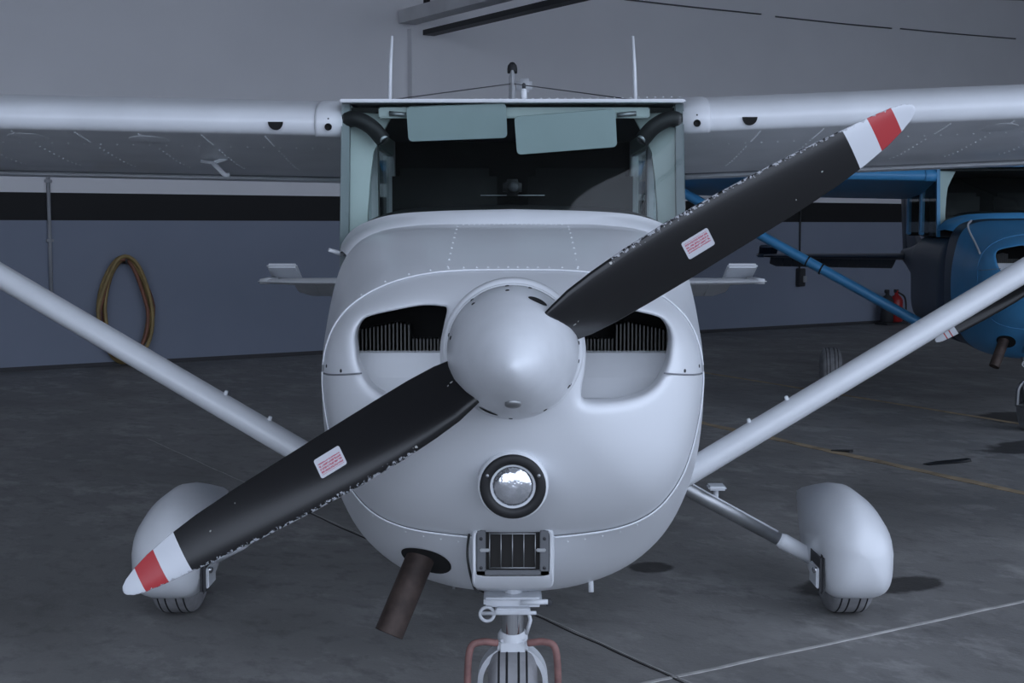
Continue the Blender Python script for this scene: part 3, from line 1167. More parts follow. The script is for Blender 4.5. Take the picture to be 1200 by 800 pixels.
    obj('steering_rod', *tube([(-0.08, 0.60, 0.472), (0.06, 0.59, 0.476)], 0.005, 8), 'white_worn', col)
    obj('steering_rod', *tube([(0.02, 0.60, 0.50), (0.09, 0.60, 0.502)], 0.007, 8), 'white_worn', col)
    obj('hose_loop', *tube([(-0.066 + 0.018 * math.cos(t), 0.60, 0.470 + 0.018 * math.sin(t)) for t in np.linspace(0, 2 * math.pi, 20)[:-1]], 0.0045, 8, closed=True), 'white_worn', col)
    obj('shimmy_link', *tube([(0.035, 0.66, 0.48), (0.046, 0.65, 0.44), (0.036, 0.66, 0.40)], 0.005, 8), 'white_worn', root)
    # fork: collar and an arch of strap metal down to the axle
    wr, wz = 0.178, 0.178
    fk = MB()
    fk.add(*lathe([(0.345, 0.036), (0.35, 0.040), (0.385, 0.040), (0.395, 0.034)], (0, ny - 0.01, 0), (0, 0, 1), 28))
    fk.add(*bbox(-0.040, 0.040, ny - 0.05, ny + 0.03, 0.340, 0.380, 0.008))
    arch = []
    for k in range(25):
        t = math.pi * k / 24
        arch.append((0.085 * math.cos(t), 0.262 + 0.09 * math.sin(t)))
    arch = [(0.088, 0.178)] + arch + [(-0.088, 0.178)]
    secs = []
    for i, (x, z) in enumerate(arch):
        a = np.array(arch[max(0, i - 1)])
        b = np.array(arch[min(len(arch) - 1, i + 1)])
        t = (b - a) / np.linalg.norm(b - a)
        nx, nz = t[1], -t[0]
        secs.append([(x + nx * d, ny - 0.01 + e, z + nz * d) for d, e in ((0.008, -0.032), (0.008, 0.032), (-0.006, 0.032), (-0.006, -0.032))])
    fk.add(*loft(secs))
    fork = fk.build('nose_fork', 'white_worn' if white else 'alu', root, sharp=35)

    def wheel(cx, cy, rad, wd, name='wheel'):
        pr = []
        for k in range(17):
            t = -1 + 2 * k / 16
            hw = wd / 2
            x = hw * math.copysign(abs(math.sin(t * math.pi / 2)) ** 0.75, t)
            r = rad - 0.13 * rad * abs(math.sin(t * math.pi / 2)) ** 5 * 1.9
            pr.append((x, r))
        pr = [(-wd * 0.40, rad * 0.45)] + pr + [(wd * 0.40, rad * 0.45)]
        tr = obj('tyre', *lathe(pr, (cx, cy, rad), (1, 0, 0), 56), 'rubber', root)
        for gx in (-0.28, -0.12, 0.12, 0.28):
            obj('tread_groove', *tube([(cx + gx * wd, cy + (rad - 0.0005 - 0.012 * abs(gx)) * math.cos(u), rad + (rad - 0.0005 - 0.012 * abs(gx)) * math.sin(u)) for u in np.linspace(0, 2 * math.pi, 57)[:-1]], 0.0042, 6, closed=True), 'groove', tr)
        obj('wheel_hub', *lathe([(-wd * 0.36, rad * 0.46), (-wd * 0.30, 0.05), (-wd * 0.42, 0.03), (wd * 0.42, 0.03), (wd * 0.30, 0.05), (wd * 0.36, rad * 0.46)], (cx, cy, rad), (1, 0, 0), 40), 'alu', tr, sharp=40)
        return tr
    wheel(0, ny - 0.01, 0.176, 0.128)
    obj('axle', *tube([(-0.10, ny - 0.01, 0.176), (0.10, ny - 0.01, 0.176)], 0.013, 12), 'alu', fork)
    if white:
        for s in (-1, 1):
            obj('guard_tube', *tube(bezier([(s * 0.040, 0.66, 0.376), (s * 0.085, 0.645, 0.383), (s * 0.112, 0.635, 0.362), (s * 0.118, 0.63, 0.25), (s * 0.115, 0.655, 0.176), (s * 0.09, 0.70, 0.176)], 8), 0.0095, 10), 'rust', root, label='rusty red tube beside the nose wheel')

    # --- fuselage: belly and tail cone (closed body up to the sill)
    def fsec(y, w, zb, zt, e=3.2):
        return [(x, y, z) for x, z in superellipse(0, (zb + zt) / 2, w, (zt - zb) / 2, e, 40)]
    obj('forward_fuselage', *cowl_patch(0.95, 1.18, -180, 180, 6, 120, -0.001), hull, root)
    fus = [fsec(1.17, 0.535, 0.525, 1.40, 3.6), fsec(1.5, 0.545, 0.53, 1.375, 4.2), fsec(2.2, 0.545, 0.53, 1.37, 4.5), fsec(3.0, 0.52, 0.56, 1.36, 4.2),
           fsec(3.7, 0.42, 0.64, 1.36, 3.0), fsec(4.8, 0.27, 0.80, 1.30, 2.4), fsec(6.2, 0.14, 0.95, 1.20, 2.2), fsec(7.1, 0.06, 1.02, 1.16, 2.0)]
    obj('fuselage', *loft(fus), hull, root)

    # --- windshield surround
    def dk(a):
        return cowl_pt(1.18, a)
    inner, outer = [], []
    OUT = [(0.0, 1.25, 1.5105), (0.20, 1.27, 1.506), (0.335, 1.316, 1.4985), (0.418, 1.372, 1.4834), (0.491, 1.439, 1.4547), (0.5345, 1.486, 1.4118), (0.5475, 1.50, 1.374)]
    outc = bezier(OUT, 8)
    outc = [Vector((-p.x, p.y, p.z)) for p in outc[::-1]] + outc[1:]
    N = len(outc)
    for i in range(N):
        t = -1 + 2 * i / (N - 1)
        a = R(90 - t * 70)
        inner.append(dk(a) + Vector((0, 0.0, 0.001)))
    midc = []
    for a, b in zip(inner, outc):
        m_ = (a + b) / 2
        d = Vector((m_.x * 0.5, -0.3, 1)).normalized()
        midc.append(m_ + d * 0.012)
    obj('windshield_fairing', *loft([[p + Vector((0, -0.006, -0.012)) for p in inner], inner, midc, outc], closed=False), 'white' if white else 'blue', root)
    topc = []
    for i in range(N):
        t = -1 + 2 * i / (N - 1)
        x = outc[i].x
        topc.append(Vector((x * 0.985, 1.565 - 0.03 * (1 - abs(t)), 1.848 + ROLL * x - 0.012 * max(0, abs(t) - 0.9) * 10)))
    secs = []
    for k in range(13):
        f = k / 12
        secs.append([a.lerp(b, f) + Vector((0, -0.035 * math.sin(math.pi * f), 0.02 * math.sin(math.pi * f) * (1 - min(1, abs(a.x) / 0.545) ** 4))) for a, b in zip(outc, topc)])
    obj('windshield', *loft(secs, closed=False), 'glass', root, label='curved tinted windshield')
    # roof, post frames, cabin
    obj('roof', *bbox(-0.548, 0.548, 1.55, 3.2, 1.851, 1.862, 0.003), wingm, root, smooth=False)
    rr = []
    for k in range(42):
        x = -0.53 + 1.06 * k / 41
        rr.append((rl((x, 1.56, 1.862)), (0, 0, 1)))
    if white:
        rivets(rr, 0.0045, 0.8).build('roof_rivets', 'bead', root, smooth=False, kind='stuff')
    for s in (-1, 1):
        # front door post, outside skin
        secs = []
        for z, y, w in ((1.33, 1.50, 0.05), (1.42, 1.51, 0.05), (1.6, 1.545, 0.05), (1.85, 1.585, 0.06)):
            x = 0.5465 + ROLL * 0
            secs.append([(s * x, y, z), (s * (x + 0.004), y + w / 2, z), (s * x, y + w, z), (s * (x - 0.025), y + w, z), (s * (x - 0.025), y + 0.01, z)])
        obj('door_post', *loft(secs), 'post' if white else body, root, smooth=False)
        # inside trim of the post: pale sage panel flaring into a gusset under the roof
        secs = []
        for z, y, xi in ((1.34, 1.58, 0.470), (1.50, 1.60, 0.470), (1.62, 1.62, 0.462), (1.70, 1.63, 0.452), (1.76, 1.64, 0.425), (1.835, 1.65, 0.385)):
            secs.append([(s * 0.535, y - 0.03, z), (s * xi, y + 0.02, z), (s * xi, y + 0.05, z), (s * 0.535, y + 0.05, z)])
        obj('post_trim', *loft(secs), 'sage', root, smooth=True, sharp=30)
        for y0, y1_ in ((2.38, 2.46), (3.12, 3.2)):
            obj('door_post', *bbox(min(s * 0.51, s * 0.545), max(s * 0.51, s * 0.545), y0, y1_, 1.34, 1.85, 0.006), body, root, smooth=False)
        for y0, y1_ in ((1.62, 2.38), (2.46, 3.12)):
            obj('side_window', *box(min(s * 0.534, s * 0.537), max(s * 0.534, s * 0.537), y0, y1_, 1.36, 1.85), 'glass', root, smooth=False)
            obj('window_frame', *bbox(min(s * 0.51, s * 0.54), max(s * 0.51, s * 0.54), y0, y1_, 1.76, 1.845, 0.006), 'sage', root, smooth=False)
        if white:
            obj('vent_hose', *tube(bezier([(s * 0.535, 1.60, 1.80), (s * 0.495, 1.585, 1.80), (s * 0.45, 1.585, 1.775), (s * 0.415, 1.60, 1.735)], 8), 0.026, 14), 'black', root)
            obj('hose_clip', *lathe([(-0.006, 0.016), (0.006, 0.016)], (s * 0.413, 1.585, 1.737), (-s * 0.5, -0.4, -0.5), 14), 'alu', root)
    obj('headliner', *box(-0.52, 0.52, 1.62, 3.2, 1.825, 1.84), 'cabin', root, smooth=False)
    obj('rear_bulkhead', *box(-0.52, 0.52, 3.18, 3.2, 1.33, 1.84), 'cabin', root, smooth=False)
    tcs = [[(x, y, z) for x, z in superellipse(0, 1.30 + h / 2, w, h / 2 + 0.001, 2.6, 24)] for y, w, h in ((3.2, 0.53, 0.55), (3.5, 0.44, 0.35), (3.95, 0.30, 0.06))]
    obj('cabin_rear_fairing', *loft(tcs), hull, root)
    gl = []
    for i, p in enumerate(outc):
        gl.append(p)
    g2 = [Vector((p.x * 0.97, p.y + 0.03, p.z + 0.002)) for p in outc]
    g3 = [Vector((p.x * 0.95, 1.54, min(p.z + 0.018, 1.53))) for p in outc]
    g4 = [Vector((p.x * 0.95, 1.545, 1.33)) for p in outc]
    obj('glareshield', *loft([[p + Vector((0, 0.006, 0)) for p in gl], g2, g3, g4], closed=False), 'black', root)
    for s in (-1, 1):
        sb = obj('seat', *bbox(min(s * 0.05, s * 0.47), max(s * 0.05, s * 0.47), 1.95, 2.45, 1.30, 1.40, 0.03), 'seat', root)
        obj('backrest', *bbox(min(s * 0.06, s * 0.46), max(s * 0.06, s * 0.46), 2.40, 2.50, 1.34, 1.68, 0.03), 'seat', root)
    if white:
        obj('header_trim', *bbox(-0.43, 0.44, 1.60, 1.63, 1.806, 1.84, 0.004), 'sage', root, smooth=False)
        v1 = xf(rounded_plate(0.318, 0.112, 0.014, 0.012), Matrix.Translation((-0.178, 1.60, 1.794)) @ Matrix.Rotation(R(-2.2), 4, 'Y') @ Matrix.Rotation(R(20), 4, 'X'))
        vis1 = obj('sun_visor', *v1, 'visor', root, smooth=False, label='flat sage sun visor')
        v2 = xf(rounded_plate(0.322, 0.122, 0.014, 0.012), Matrix.Translation((0.170, 1.59, 1.763)) @ Matrix.Rotation(R(-4.5), 4, 'Y') @ Matrix.Rotation(R(15), 4, 'X'))
        vis2 = obj('sun_visor', *v2, 'visor', root, smooth=False)
        for s in (-1, 1):
            obj('visor_bracket', *tube([(s * 0.335, 1.595, 1.815), (s * 0.395, 1.595, 1.82)], 0.008, 10), 'alu', vis1 if s < 0 else vis2)
        comp = obj('compass', *bbox(-0.030, 0.028, 1.40, 1.47, 1.555, 1.605, 0.012, 3), 'black', root)
        obj('compass_dial', *lathe([(0, 0.016), (0.006, 0.013), (0.008, 0.0)], (0.004, 1.40, 1.58), (0, -1, 0), 20), 'steel_dark', comp)
        obj('dash_reflection', *tube([(-0.10, 1.46, 1.556), (0.10, 1.46, 1.556)], 0.0014, 6), 'steel', root)  # thin pale rod imitating a light reflection above the dash

    # --- wings
    for s in (-1, 1):
        xs = [W_X0, 0.8, 1.2, 1.6, 2.0, 2.45, 2.9, 3.6, 4.3, 4.9, 5.25, 5.42]
        secs = []
        for ax in xs:
            k = 1.0 if ax < 5.2 else (0.9 if ax < 5.3 else 0.35)
            secs.append([wing_pt(s, ax, 0.3 + (x - 0.3) * (1 if k == 1 else (0.97 if k > .5 else .85)), z * k) for x, z in AF])
        wg = obj('wing', *loft(secs), wingm, root, sharp=50)
        # fairing strap round the nose of the wing root, with its small hole
        loop = [(x, z) for x, z in AF if (x < 0.10 and z >= 0) or (x < 0.0205)]
        ex0, ex1 = W_X0 - 0.012, W_X0 + 0.078
        secs = []
        for ax, d in ((ex0, 0.002), (ex0, 0.007), (ex1 - 0.01, 0.007), (ex1, 0.0045), (ex1, 0.0)):
            sec = []
            for x, z in loop:
                nrm = Vector((x - 0.06, z * 1.2)).normalized()
                sec.append(wing_pt(s, ax, x + nrm.x * d / W_CH, z + nrm.y * d / W_CH))
            secs.append(sec)
        obj('root_strap', *loft(secs, closed=False), wingm, wg)
        if not white:
            continue
        c = wing_pt(s, 0.588, 0.0015, -0.012) + Vector((0, -0.0085, 0))
        obj('vent_hole', *lathe([(-0.01, 0.0115), (0.002, 0.0115), (0.002, 0.009), (-0.001, 0.008), (-0.001, 0)], c, (0, -1, -0.12), 20), 'void', wg)
        obj('screw', *lathe([(-0.01, 0.003), (0.001, 0.003), (0.001, 0)], c + Vector((0, 0.004, 0.026)), (0, -1, 0.3), 8), 'steel_dark', wg)
        # half-round air vent in the leading edge
        c = wing_pt(s, 0.757, 0.001, -0.012)
        half = [(0.024 * math.cos(t), 0.026 * math.sin(t)) for t in np.linspace(math.pi, 2 * math.pi, 14)]
        lp = [[(c.x + x, c.y - 0.0045, c.z + 0.013 + z) for x, z in half], [(c.x + x, c.y + 0.03, c.z + 0.013 + z) for x, z in half]]
        obj('air_vent', *loft(lp), 'void', wg, smooth=False)
        # inspection covers, rivet rows under the wing
        for ax in (1.20, 1.60, 2.35, 3.1):
            c = wing_pt(s, ax, 0.095, lower(0.095))
            dz = wing_pt(s, ax, 0.13, lower(0.13)) - wing_pt(s, ax, 0.06, lower(0.06))
            n = Vector((s, 0, 0)).cross(dz).normalized()
            if n.z > 0:
                n = -n
            obj('inspection_cover', *lathe([(-0.003, 0.066), (0.0012, 0.066), (0.0018, 0.063), (0.0018, 0.0)], c, n, 36), wingm, wg, sharp=30)
        pts = []
        for k in range(60):
            ax = 0.62 + k * 0.055
            pts.append((wing_pt(s, ax, 0.155, lower(0.155)), (0, 0, -1)))
            pts.append((wing_pt(s, ax, 0.20, upper(0.20)), (0, 0, 1)))
        for k in range(14):
            ax = 0.80 + k * 0.205
            for j in range(9):
                xc = 0.035 + j * 0.0125
                pts.append((wing_pt(s, ax, xc, lower(xc)), (0, -0.2, -1)))
            for j in range(10):
                xc = 0.2 + j * 0.03
                pts.append((wing_pt(s, ax, xc, lower(xc)), (0, -0.1, -1)))
        rivets(pts, 0.0046, 0.7).build('wing_rivets', 'bead', wg, smooth=False, kind='stuff')
        # flap gap and flap hinge strip
        p0 = [wing_pt(s, ax, 0.70, lower(0.70) - 0.001) for ax in (0.6, 1.5, 2.8)]
        obj('flap_gap', *tube(p0, 0.004, 6), 'seam', wg)
        p0 = [wing_pt(s, ax, 0.72, lower(0.72) - 0.006) for ax in (0.6, 1.5, 2.8)]
        obj('flap_hinge_strip', *tube(p0, 0.007, 6), wingm, wg)
    if white:
        c = wing_pt(-1, 1.07, 0.33, lower(0.33))
        tb = MB()
        tb.add(*tube([c + Vector((-0.045, 0, -0.004)), c + Vector((0.0, -0.02, -0.012)), c + Vector((0.05, -0.02, 0.004))], 0.007, 8))
        tb.add(*tube([c + Vector((0.0, -0.02, -0.012)), c + Vector((0.045, -0.03, -0.055)), c + Vector((0.062, -0.03, -0.056))], 0.009, 8))
        tb.build('tie_down_hook', 'white_worn', root)
        c = wing_pt(1, 1.70, 0.06, lower(0.06))
        obj('fuel_vent_tube', *lathe([(-0.02, 0.018), (0.075, 0.018), (0.085, 0.014)], c, (0.05, -0.1, -1), 16), 'alu', root)

    # --- wing struts (streamlined section) with end cuffs
    for s in (-1, 1):
        p0, p1 = Vector((s * 0.47, 1.64, 0.585)), Vector((s * 2.652, 2.15, 1.772 + ROLL * s * 2.65 * 0.6))
        d = (p1 - p0).normalized()
        aft = Vector((0, 1, 0)) - d * d.y
        aft.normalize()
        nn = d.cross(aft)
        secs = []
        for t in (0, 0.02, 0.5, 0.98, 1.0):
            k = 0.8 if t in (0, 1.0) else 1
            sec = []
            for j in range(24):
                a = 2 * math.pi * j / 24
                cx_ = math.cos(a)
                sec.append(p0.lerp(p1, t) + aft * (0.075 * cx_ * k) + nn * (0.038 * math.sin(a) * (1 - 0.25 * cx_) * k))
            secs.append(sec)
        stt = obj('wing_strut', *loft(secs), wingm, root, sharp=50)
        if white:
            for t in (0.165, 0.235) if s < 0 else (0.155, 0.215):
                q = p0.lerp(p1, t)
                obj('strut_tape', *tube([q + nn * s * -0.0, q + aft * -0.02 + nn * (0.052 if nn.z > 0 else -0.052)], [0.012, 0.006], 8), 'white_worn', stt)
        else:
            q0, q1 = p0.lerp(p1, 0.42), p0.lerp(p1, 0.47)
            for q in (q0, q1):
                secs = []
                for e in (-0.006, 0.006):
                    secs.append([q + d * e + aft * (0.079 * math.cos(u)) + nn * (0.046 * math.sin(u) * (1 - 0.25 * math.cos(u))) for u in np.linspace(0, 2 * math.pi, 25)[:-1]])
                obj('strut_band', *loft(secs), 'black', stt)

    # --- main gear
    for s in (-1, 1):
        gy = 2.29
        p0, p1 = Vector((s * 0.44, 2.34, 0.585)), Vector((s * 1.155, gy + 0.02, 0.195))
        lg = obj('gear_leg', *tube([p0, p0.lerp(p1, 0.3), p0.lerp(p1, 0.86)], [0.030, 0.029, 0.025], 20), 'alu' if white else body, root, label='slender metal main gear leg')
        obj('leg_cuff', *tube([p0.lerp(p1, 0.80), p0.lerp(p1, 0.83), p1], [0.024, 0.031, 0.029], 20), body, lg)
        edge = [p.lerp(q, 0) for p, q in ((p0, p1),)]
        obj('brake_line', *tube([p0.lerp(p1, 0.1) + Vector((0, -0.01, 0.031)), p0.lerp(p1, 0.8) + Vector((0, -0.01, 0.028))], 0.004, 6), 'white_worn', lg)
        q = p0.lerp(p1, 0.47)
        stp = obj('step_plate', *bbox(q.x - 0.034, q.x + 0.034, q.y - 0.05, q.y + 0.03, q.z + 0.062, q.z + 0.078, 0.006), 'white_worn', lg, smooth=False)
        obj('step_bracket', *tube([q, q + Vector((0, 0, 0.065))], 0.010, 8), 'white_worn', stp)
        wx = s * 1.262
        wheel(wx, gy, 0.212, 0.168)
        if white:
            secs = []
            for y, w, zb, zt in ((1.955, 0.012, 0.27, 0.30), (1.965, 0.050, 0.215, 0.345), (1.99, 0.085, 0.165, 0.395), (2.04, 0.117, 0.118, 0.437), (2.11, 0.134, 0.095, 0.463),
                                 (2.20, 0.140, 0.09, 0.480), (2.34, 0.138, 0.095, 0.480), (2.50, 0.122, 0.115, 0.455), (2.70, 0.088, 0.16, 0.41), (2.95, 0.045, 0.23, 0.35), (3.08, 0.012, 0.27, 0.31)):
                ring = []
                for x, z in [(q[0], q[1]) if q[1] > 0 else (w_[0], w_[1]) for q, w_ in zip(superellipse(0, 0, 1, 1, 2.2, 44), superellipse(0, 0, 1, 1, 3.8, 44))]:
                    zz = (zb + zt) / 2 + z * (zt - zb) / 2
                    f = max(0.0, z)
                    xx = x * w * (1 - 0.30 * f ** 2.2) - s * 0.018 * f
                    ring.append((wx + xx, y, zz))
                secs.append(ring)
            wf = obj('wheel_fairing', *loft(secs), 'white', root, label='white teardrop wheel fairing')
            sx = wx - s * 0.132
            obj('fairing_bracket', *bbox(min(sx - s * 0.02, sx), max(sx - s * 0.02, sx), 2.08, 2.2, 0.14, 0.215, 0.004), 'white_worn', wf, smooth=False)
            obj('bracket_recess', *bbox(min(sx - s * 0.010, sx + s * 0.01), max(sx - s * 0.010, sx + s * 0.01), 2.06, 2.24, 0.120, 0.265, 0.01), 'steel_dark', wf, smooth=False)
            obj('screw', *lathe([(0, 0.012), (0.006, 0.012), (0.008, 0.0)], (sx - s * 0.02, 2.10, 0.205), (-s, -0.6, 0), 10), 'chrome', wf)
            pts = []
            obj('seam_line', *tube([Vector((p[0], p[1] - 0.0, 0.215)) for p in
                [(wx + s * 0.141 * math.cos(u) * (1 if True else 0), 2.16 - 0.15 * math.sin(u)) for u in np.linspace(0.9, 2.2, 14)]], 0.0015, 6), 'seam', wf)

    # --- tail
    for s in (-1, 1):
        secs = []
        for ax, le, ch, th in ((0.05, 6.05, 0.85, 0.09), (0.9, 6.22, 0.68, 0.085), (1.50, 6.35, 0.55, 0.08), (1.66, 6.42, 0.48, 0.06)):
            secs.append([(s * ax, le + x * ch, 1.085 + z * ch) for x, z in naca(10, th, 0, .4)])
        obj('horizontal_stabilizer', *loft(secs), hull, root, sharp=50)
        # drooped elevator with stiffening ribs, and its balance horn tilted up in front of the hinge
        dr = R(20)
        hy = 6.905
        secs = []
        for ax, ch in ((0.12, 0.46), (1.10, 0.42), (1.48, 0.40), (1.56, 0.30)):
            secs.append([(s * ax, hy + x * ch * math.cos(dr) + z * ch * math.sin(dr), 1.085 - x * ch * math.sin(dr) + z * ch * math.cos(dr)) for x, z in naca(8, 0.09, 0, .4)])
        el = obj('elevator', *loft(secs), 'wing' if white else hull, root, sharp=40)
        for k in range(12):
            ax = 0.20 + k * 0.11
            a = Vector((s * ax, hy + 0.06, 1.085 - 0.06 * math.sin(dr) - 0.018))
            b = Vector((s * ax, hy + 0.36 * math.cos(dr), 1.085 - 0.36 * math.sin(dr) - 0.008))
            obj('stiffener_rib', *tube([a, b], 0.006, 6), 'wing' if white else hull, el)
        obj('balance_horn', *xf(bbox(min(s * 1.49, s * 1.70), max(s * 1.49, s * 1.70), -0.26, 0.02, -0.016, 0.016, 0.012), Matrix.Translation((0, hy, 1.095)) @ Matrix.Rotation(-R(22), 4, 'X')), hull, el, smooth=False)
        obj('stabilizer_tip', *bbox(min(s * 1.64, s * 1.735), max(s * 1.64, s * 1.735), 6.50, 6.90, 1.068, 1.102, 0.014), hull, root)
    secs = []
    for z, le, ch, th in ((1.15, 5.6, 1.35, 0.06), (1.35, 6.25, 0.85, 0.08), (2.0, 6.62, 0.72, 0.08), (2.52, 6.92, 0.60, 0.08), (2.56, 6.98, 0.50, 0.05)):
        secs.append([(zz * ch, le + x * ch, z) for x, zz in naca(10, th, 0, .4)])
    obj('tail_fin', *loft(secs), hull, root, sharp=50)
    secs = []
    for z, le, ch in ((1.12, 6.92, 0.40), (2.0, 7.30, 0.36), (2.54, 7.50, 0.30)):
        secs.append([(zz * ch, le + x * ch, z) for x, zz in naca(10, 0.10, 0, .4)])
    obj('rudder', *loft(secs), hull, root, sharp=50)
    if white:
        obj('beacon', *lathe([(0, 0.035), (0.03, 0.036), (0.055, 0.032), (0.075, 0.016), (0.08, 0.0)], (0, 7.15, 2.555), (0, 0, 1), 20), 'steel_dark', root, label='dark beacon on top of the tail fin')
        obj('tail_light', *bbox(0.03, 0.14, 6.95, 7.0, 2.40, 2.50, 0.02), 'white_worn', root)
        for s in (-1, 1):
            obj('antenna_wire', *tube([(s * 0.01, 6.95, 2.46), (s * 0.85, 2.75, 1.92)], 0.0035, 6), 'wire', root)
            z0 = 1.86 + ROLL * s * .46
            ar = obj('whip_antenna', *tube([(s * 0.467, 2.40, z0 - 0.02), (s * 0.462, 2.42, 2.10 if False else 2.06), (s * 0.457, 2.44, 2.178)], [0.0085, 0.007, 0.005], 8), 'white', root, label='thin white whip antenna on the roof')
            obj('antenna_base', *lathe([(0, 0.022), (0.02, 0.018), (0.03, 0.009)], (s * 0.467, 2.40, z0), (0, 0, 1), 14), 'white', ar)
        at = obj('stub_antenna', *lathe([(0, 0.011), (0.045, 0.010), (0.05, 0.004)], (0.037, 1.72, 1.862), (0, 0, 1), 12), 'white', root)
        obj('stub_tip', *lathe([(0.048, 0.006), (0.064, 0.006), (0.068, 0.0)], (0.037, 1.72, 1.862), (0, 0, 1), 10), 'steel_dark', at)
        # small scoop on the left side of the boot cowl
        obj('side_scoop', *tube([(-0.538, 1.51, 1.372), (-0.578, 1.48, 1.386)], [0.008, 0.006], 8), 'white', root)
        # rivets: two rows running aft over the deck, a row along the fairing, rows beside the seam
        pts = []
        for x_a in (76.5, 103.5):
            for k in range(9):
                y = 0.42 + k * 0.075
                lo, hi = R(25), R(90)
                for _ in range(24):
                    md = (lo + hi) / 2
                    lo, hi = (md, hi) if cowl_pt(y, md).x > 0.155 else (lo, md)
                a = lo if x_a < 90 else math.pi - lo
                pts.append((cowl_pt(y, a), cowl_nrm(y, a)))
        for k in range(21):
            a = R(62 + 56 * k / 20)
            pts.append((cowl_pt(1.12, a), cowl_nrm(1.12, a)))
        for a_ in list(np.linspace(0, 180, 24)):
            pts.append((cowl_pt(0.405, R(a_)), cowl_nrm(0.405, R(a_))))
        rivets(pts, 0.0036, 0.8).build('cowl_rivets', 'bead', uc, smooth=False, kind='stuff')
        pts = []
        for a_ in list(np.linspace(195, 255, 14)) + list(np.linspace(285, 345, 14)):
            pts.append((cowl_pt(0.40, R(a_)), cowl_nrm(0.40, R(a_))))
        rivets(pts, 0.0032, 0.8).build('cowl_rivets', 'bead', lc, smooth=False, kind='stuff')
        for s in (-1, 1):
            for x, z in ((0.388, 1.135), (0.432, 1.137)):
                p, n = bowl_point(s * x, z)
                obj('screw', *lathe([(-0.001, 0.0042), (0.0012, 0.0042), (0.0016, 0)], p, n, 8), 'steel_dark', nb)
    else:
        # pale stripe along the nose side
        for s in (-1, 1):
            obj('side_stripe', *tube([cowl_pt(0.42 + 0.05 * k, R(90 - s * (86 - 2.2 * k)), 0.001) for k in range(15)], 0.008, 6), 'white_worn', uc)
    return root


plane = aircraft(True, (0, 0, 0), 0, 31.6)
tag(plane, 'white high-wing single-engine aircraft with black red-banded propeller', 'airplane')
plane2 = aircraft(False, (3.62, 6.25, 0), R(-8), 34.0)
plane2.scale = (1, 1, 1.035)
tag(plane2, 'blue high-wing single-engine aircraft parked near the back wall', 'airplane')

# ------------------------------------------------------------------ things along the back wall and on the floor


def wall_thing(name, a, label, cat):
    e = empty(name, tuple(hp(a, 0.0)), WA)
    return tag(e, label, cat)


# hose hung on a hook: turns of ochre and red-brown hose in one coil
hz = wall_thing('coiled_hose', -2.30, 'coiled ochre and red-brown hose hanging on the blue-grey wall', 'hose')
for k, (dx, w, z0, z1, y, m) in enumerate(((-0.01, 0.27, 0.035, 1.14, -0.05, 'hose_y'), (0.015, 0.245, 0.08, 1.13, -0.085, 'hose_y'), (0.03, 0.26, 0.12, 1.12, -0.06, 'hose_r'), (-0.025, 0.25, 0.06, 1.12, -0.10, 'hose_r'), (0.0, 0.285, 0.05, 1.15, -0.115, 'hose_y'))):
    pts = []
    for t in np.linspace(0, 2 * math.pi, 41)[:-1]:
        c, s_ = math.cos(t), math.sin(t)
        wob = 0.015 * math.sin(3 * t + k)
        pts.append((dx + (w + wob) * c * (1 - 0.25 * max(0, s_)), y, (z0 + z1) / 2 + (z1 - z0) / 2 * s_))
    obj('hose_turn', *tube(pts, 0.020, 10, closed=True), m, hz)
obj('hook', *tube([(0, -0.0, 1.08), (0, -0.14, 1.08), (0, -0.15, 1.12)], 0.012, 8), 'steel_dark', hz)

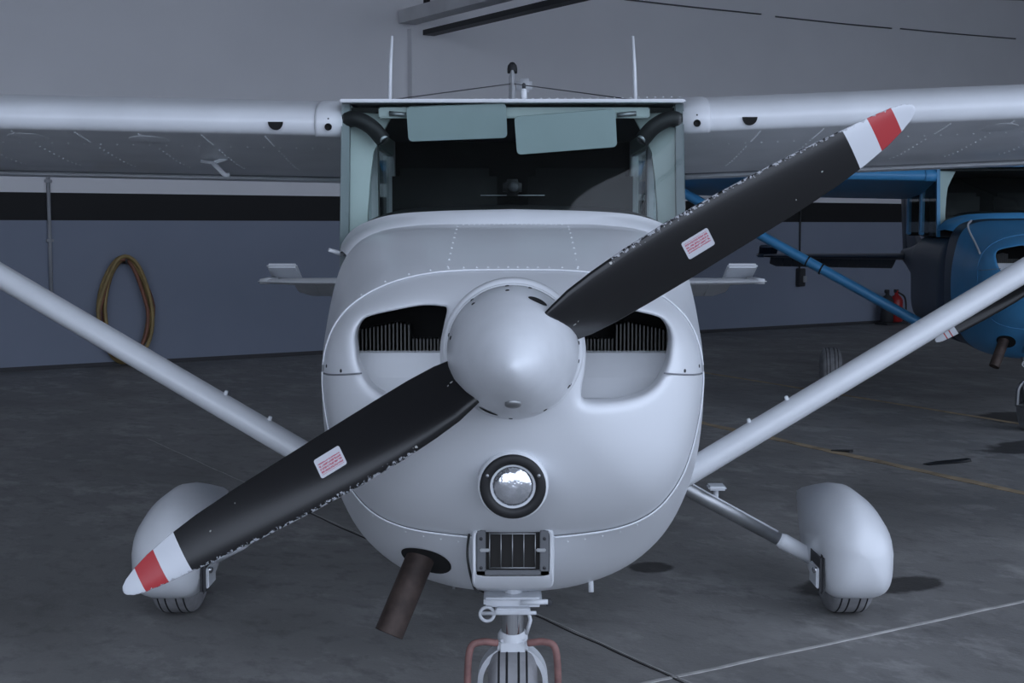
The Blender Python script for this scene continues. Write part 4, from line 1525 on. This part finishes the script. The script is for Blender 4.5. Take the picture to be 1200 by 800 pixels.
c1 = wall_thing('wall_conduit', -3.04, 'thin grey conduit running down the wall beside the coiled hose', 'conduit')
obj('pipe', *tube([(0, -0.02, 0.55), (0, -0.02, 2.1)], 0.019, 10), 'steel', c1)
for z in (0.7, 1.3, 1.9):
    obj('pipe_clip', *bbox(-0.035, 0.035, -0.042, 0.0, z, z + 0.03, 0.004), 'steel', c1, smooth=False)
obj('end_cap', *lathe([(0, 0.022), (0.05, 0.022)], (0, -0.022, 0.52), (0, 0, 1), 12), 'steel_dark', c1)
c2 = wall_thing('socket_drop', 7.50, 'dark socket box on a cable drop behind the blue aircraft', 'socket')
obj('pipe', *tube([(0, -0.02, 0.85), (0, -0.02, 2.1)], 0.012, 10), 'steel_dark', c2)
obj('socket_box', *bbox(-0.06, 0.06, -0.09, 0.0, 0.60, 0.86, 0.01), 'steel_dark', c2, smooth=False)
obj('socket_flap', *bbox(0.0, 0.07, -0.11, -0.085, 0.66, 0.75, 0.006), 'steel', c2, smooth=False)

# fire extinguisher cart beside the wall
fe = wall_thing('fire_extinguisher', 9.18, 'red and black wheeled fire extinguisher standing against the back wall', 'extinguisher')
for dx, m in ((-0.09, 'steel_dark'), (0.11, 'red')):
    cy = obj('cylinder', *lathe([(0.03, 0.07), (0.05, 0.095), (0.36, 0.095), (0.42, 0.06), (0.44, 0.03), (0.50, 0.03), (0.50, 0)], (dx, -0.25, 0), (0, 0, 1), 24), m, fe)
    obj('valve', *bbox(dx - 0.05, dx + 0.03, -0.27, -0.23, 0.47, 0.52, 0.006), 'steel_dark', cy, smooth=False)
obj('discharge_hose', *tube(bezier([(0.11, -0.27, 0.48), (0.20, -0.33, 0.40), (0.22, -0.34, 0.2), (0.16, -0.36, 0.08)], 8), 0.014, 8), 'black', fe)
obj('cart_base', *bbox(-0.22, 0.24, -0.37, -0.13, 0.0, 0.03, 0.005), 'steel_dark', fe, smooth=False)

# scraps on the floor
for (x, y, L, wd, a, lab) in ((2.69, 5.56, 0.34, 0.10, 26, 'long black rubber scrap lying beyond the yellow line'), (2.145, 5.995, 0.14, 0.07, -20, 'short black rubber scrap lying beside the yellow line')):
    rows = []
    for k in range(9):
        t = k / 8
        w_ = wd * (0.35 + 0.65 * math.sin(math.pi * min(1, t * 0.85 + 0.08))) / 2
        zt = 0.006 + 0.012 * t * t
        cx_ = (t - 0.5) * L
        oy = 0.01 * math.sin(5 * t)
        rows.append([(cx_, oy - w_, 0.003), (cx_, oy + w_, 0.003), (cx_, oy + w_ * 0.8, zt), (cx_, oy - w_ * 0.8, zt)])
    o = obj('rubber_scrap', *loft(rows), 'black', smooth=False, loc=(x, y, 0), rot=(0, 0, R(a)))
    tag(o, lab, 'scrap')
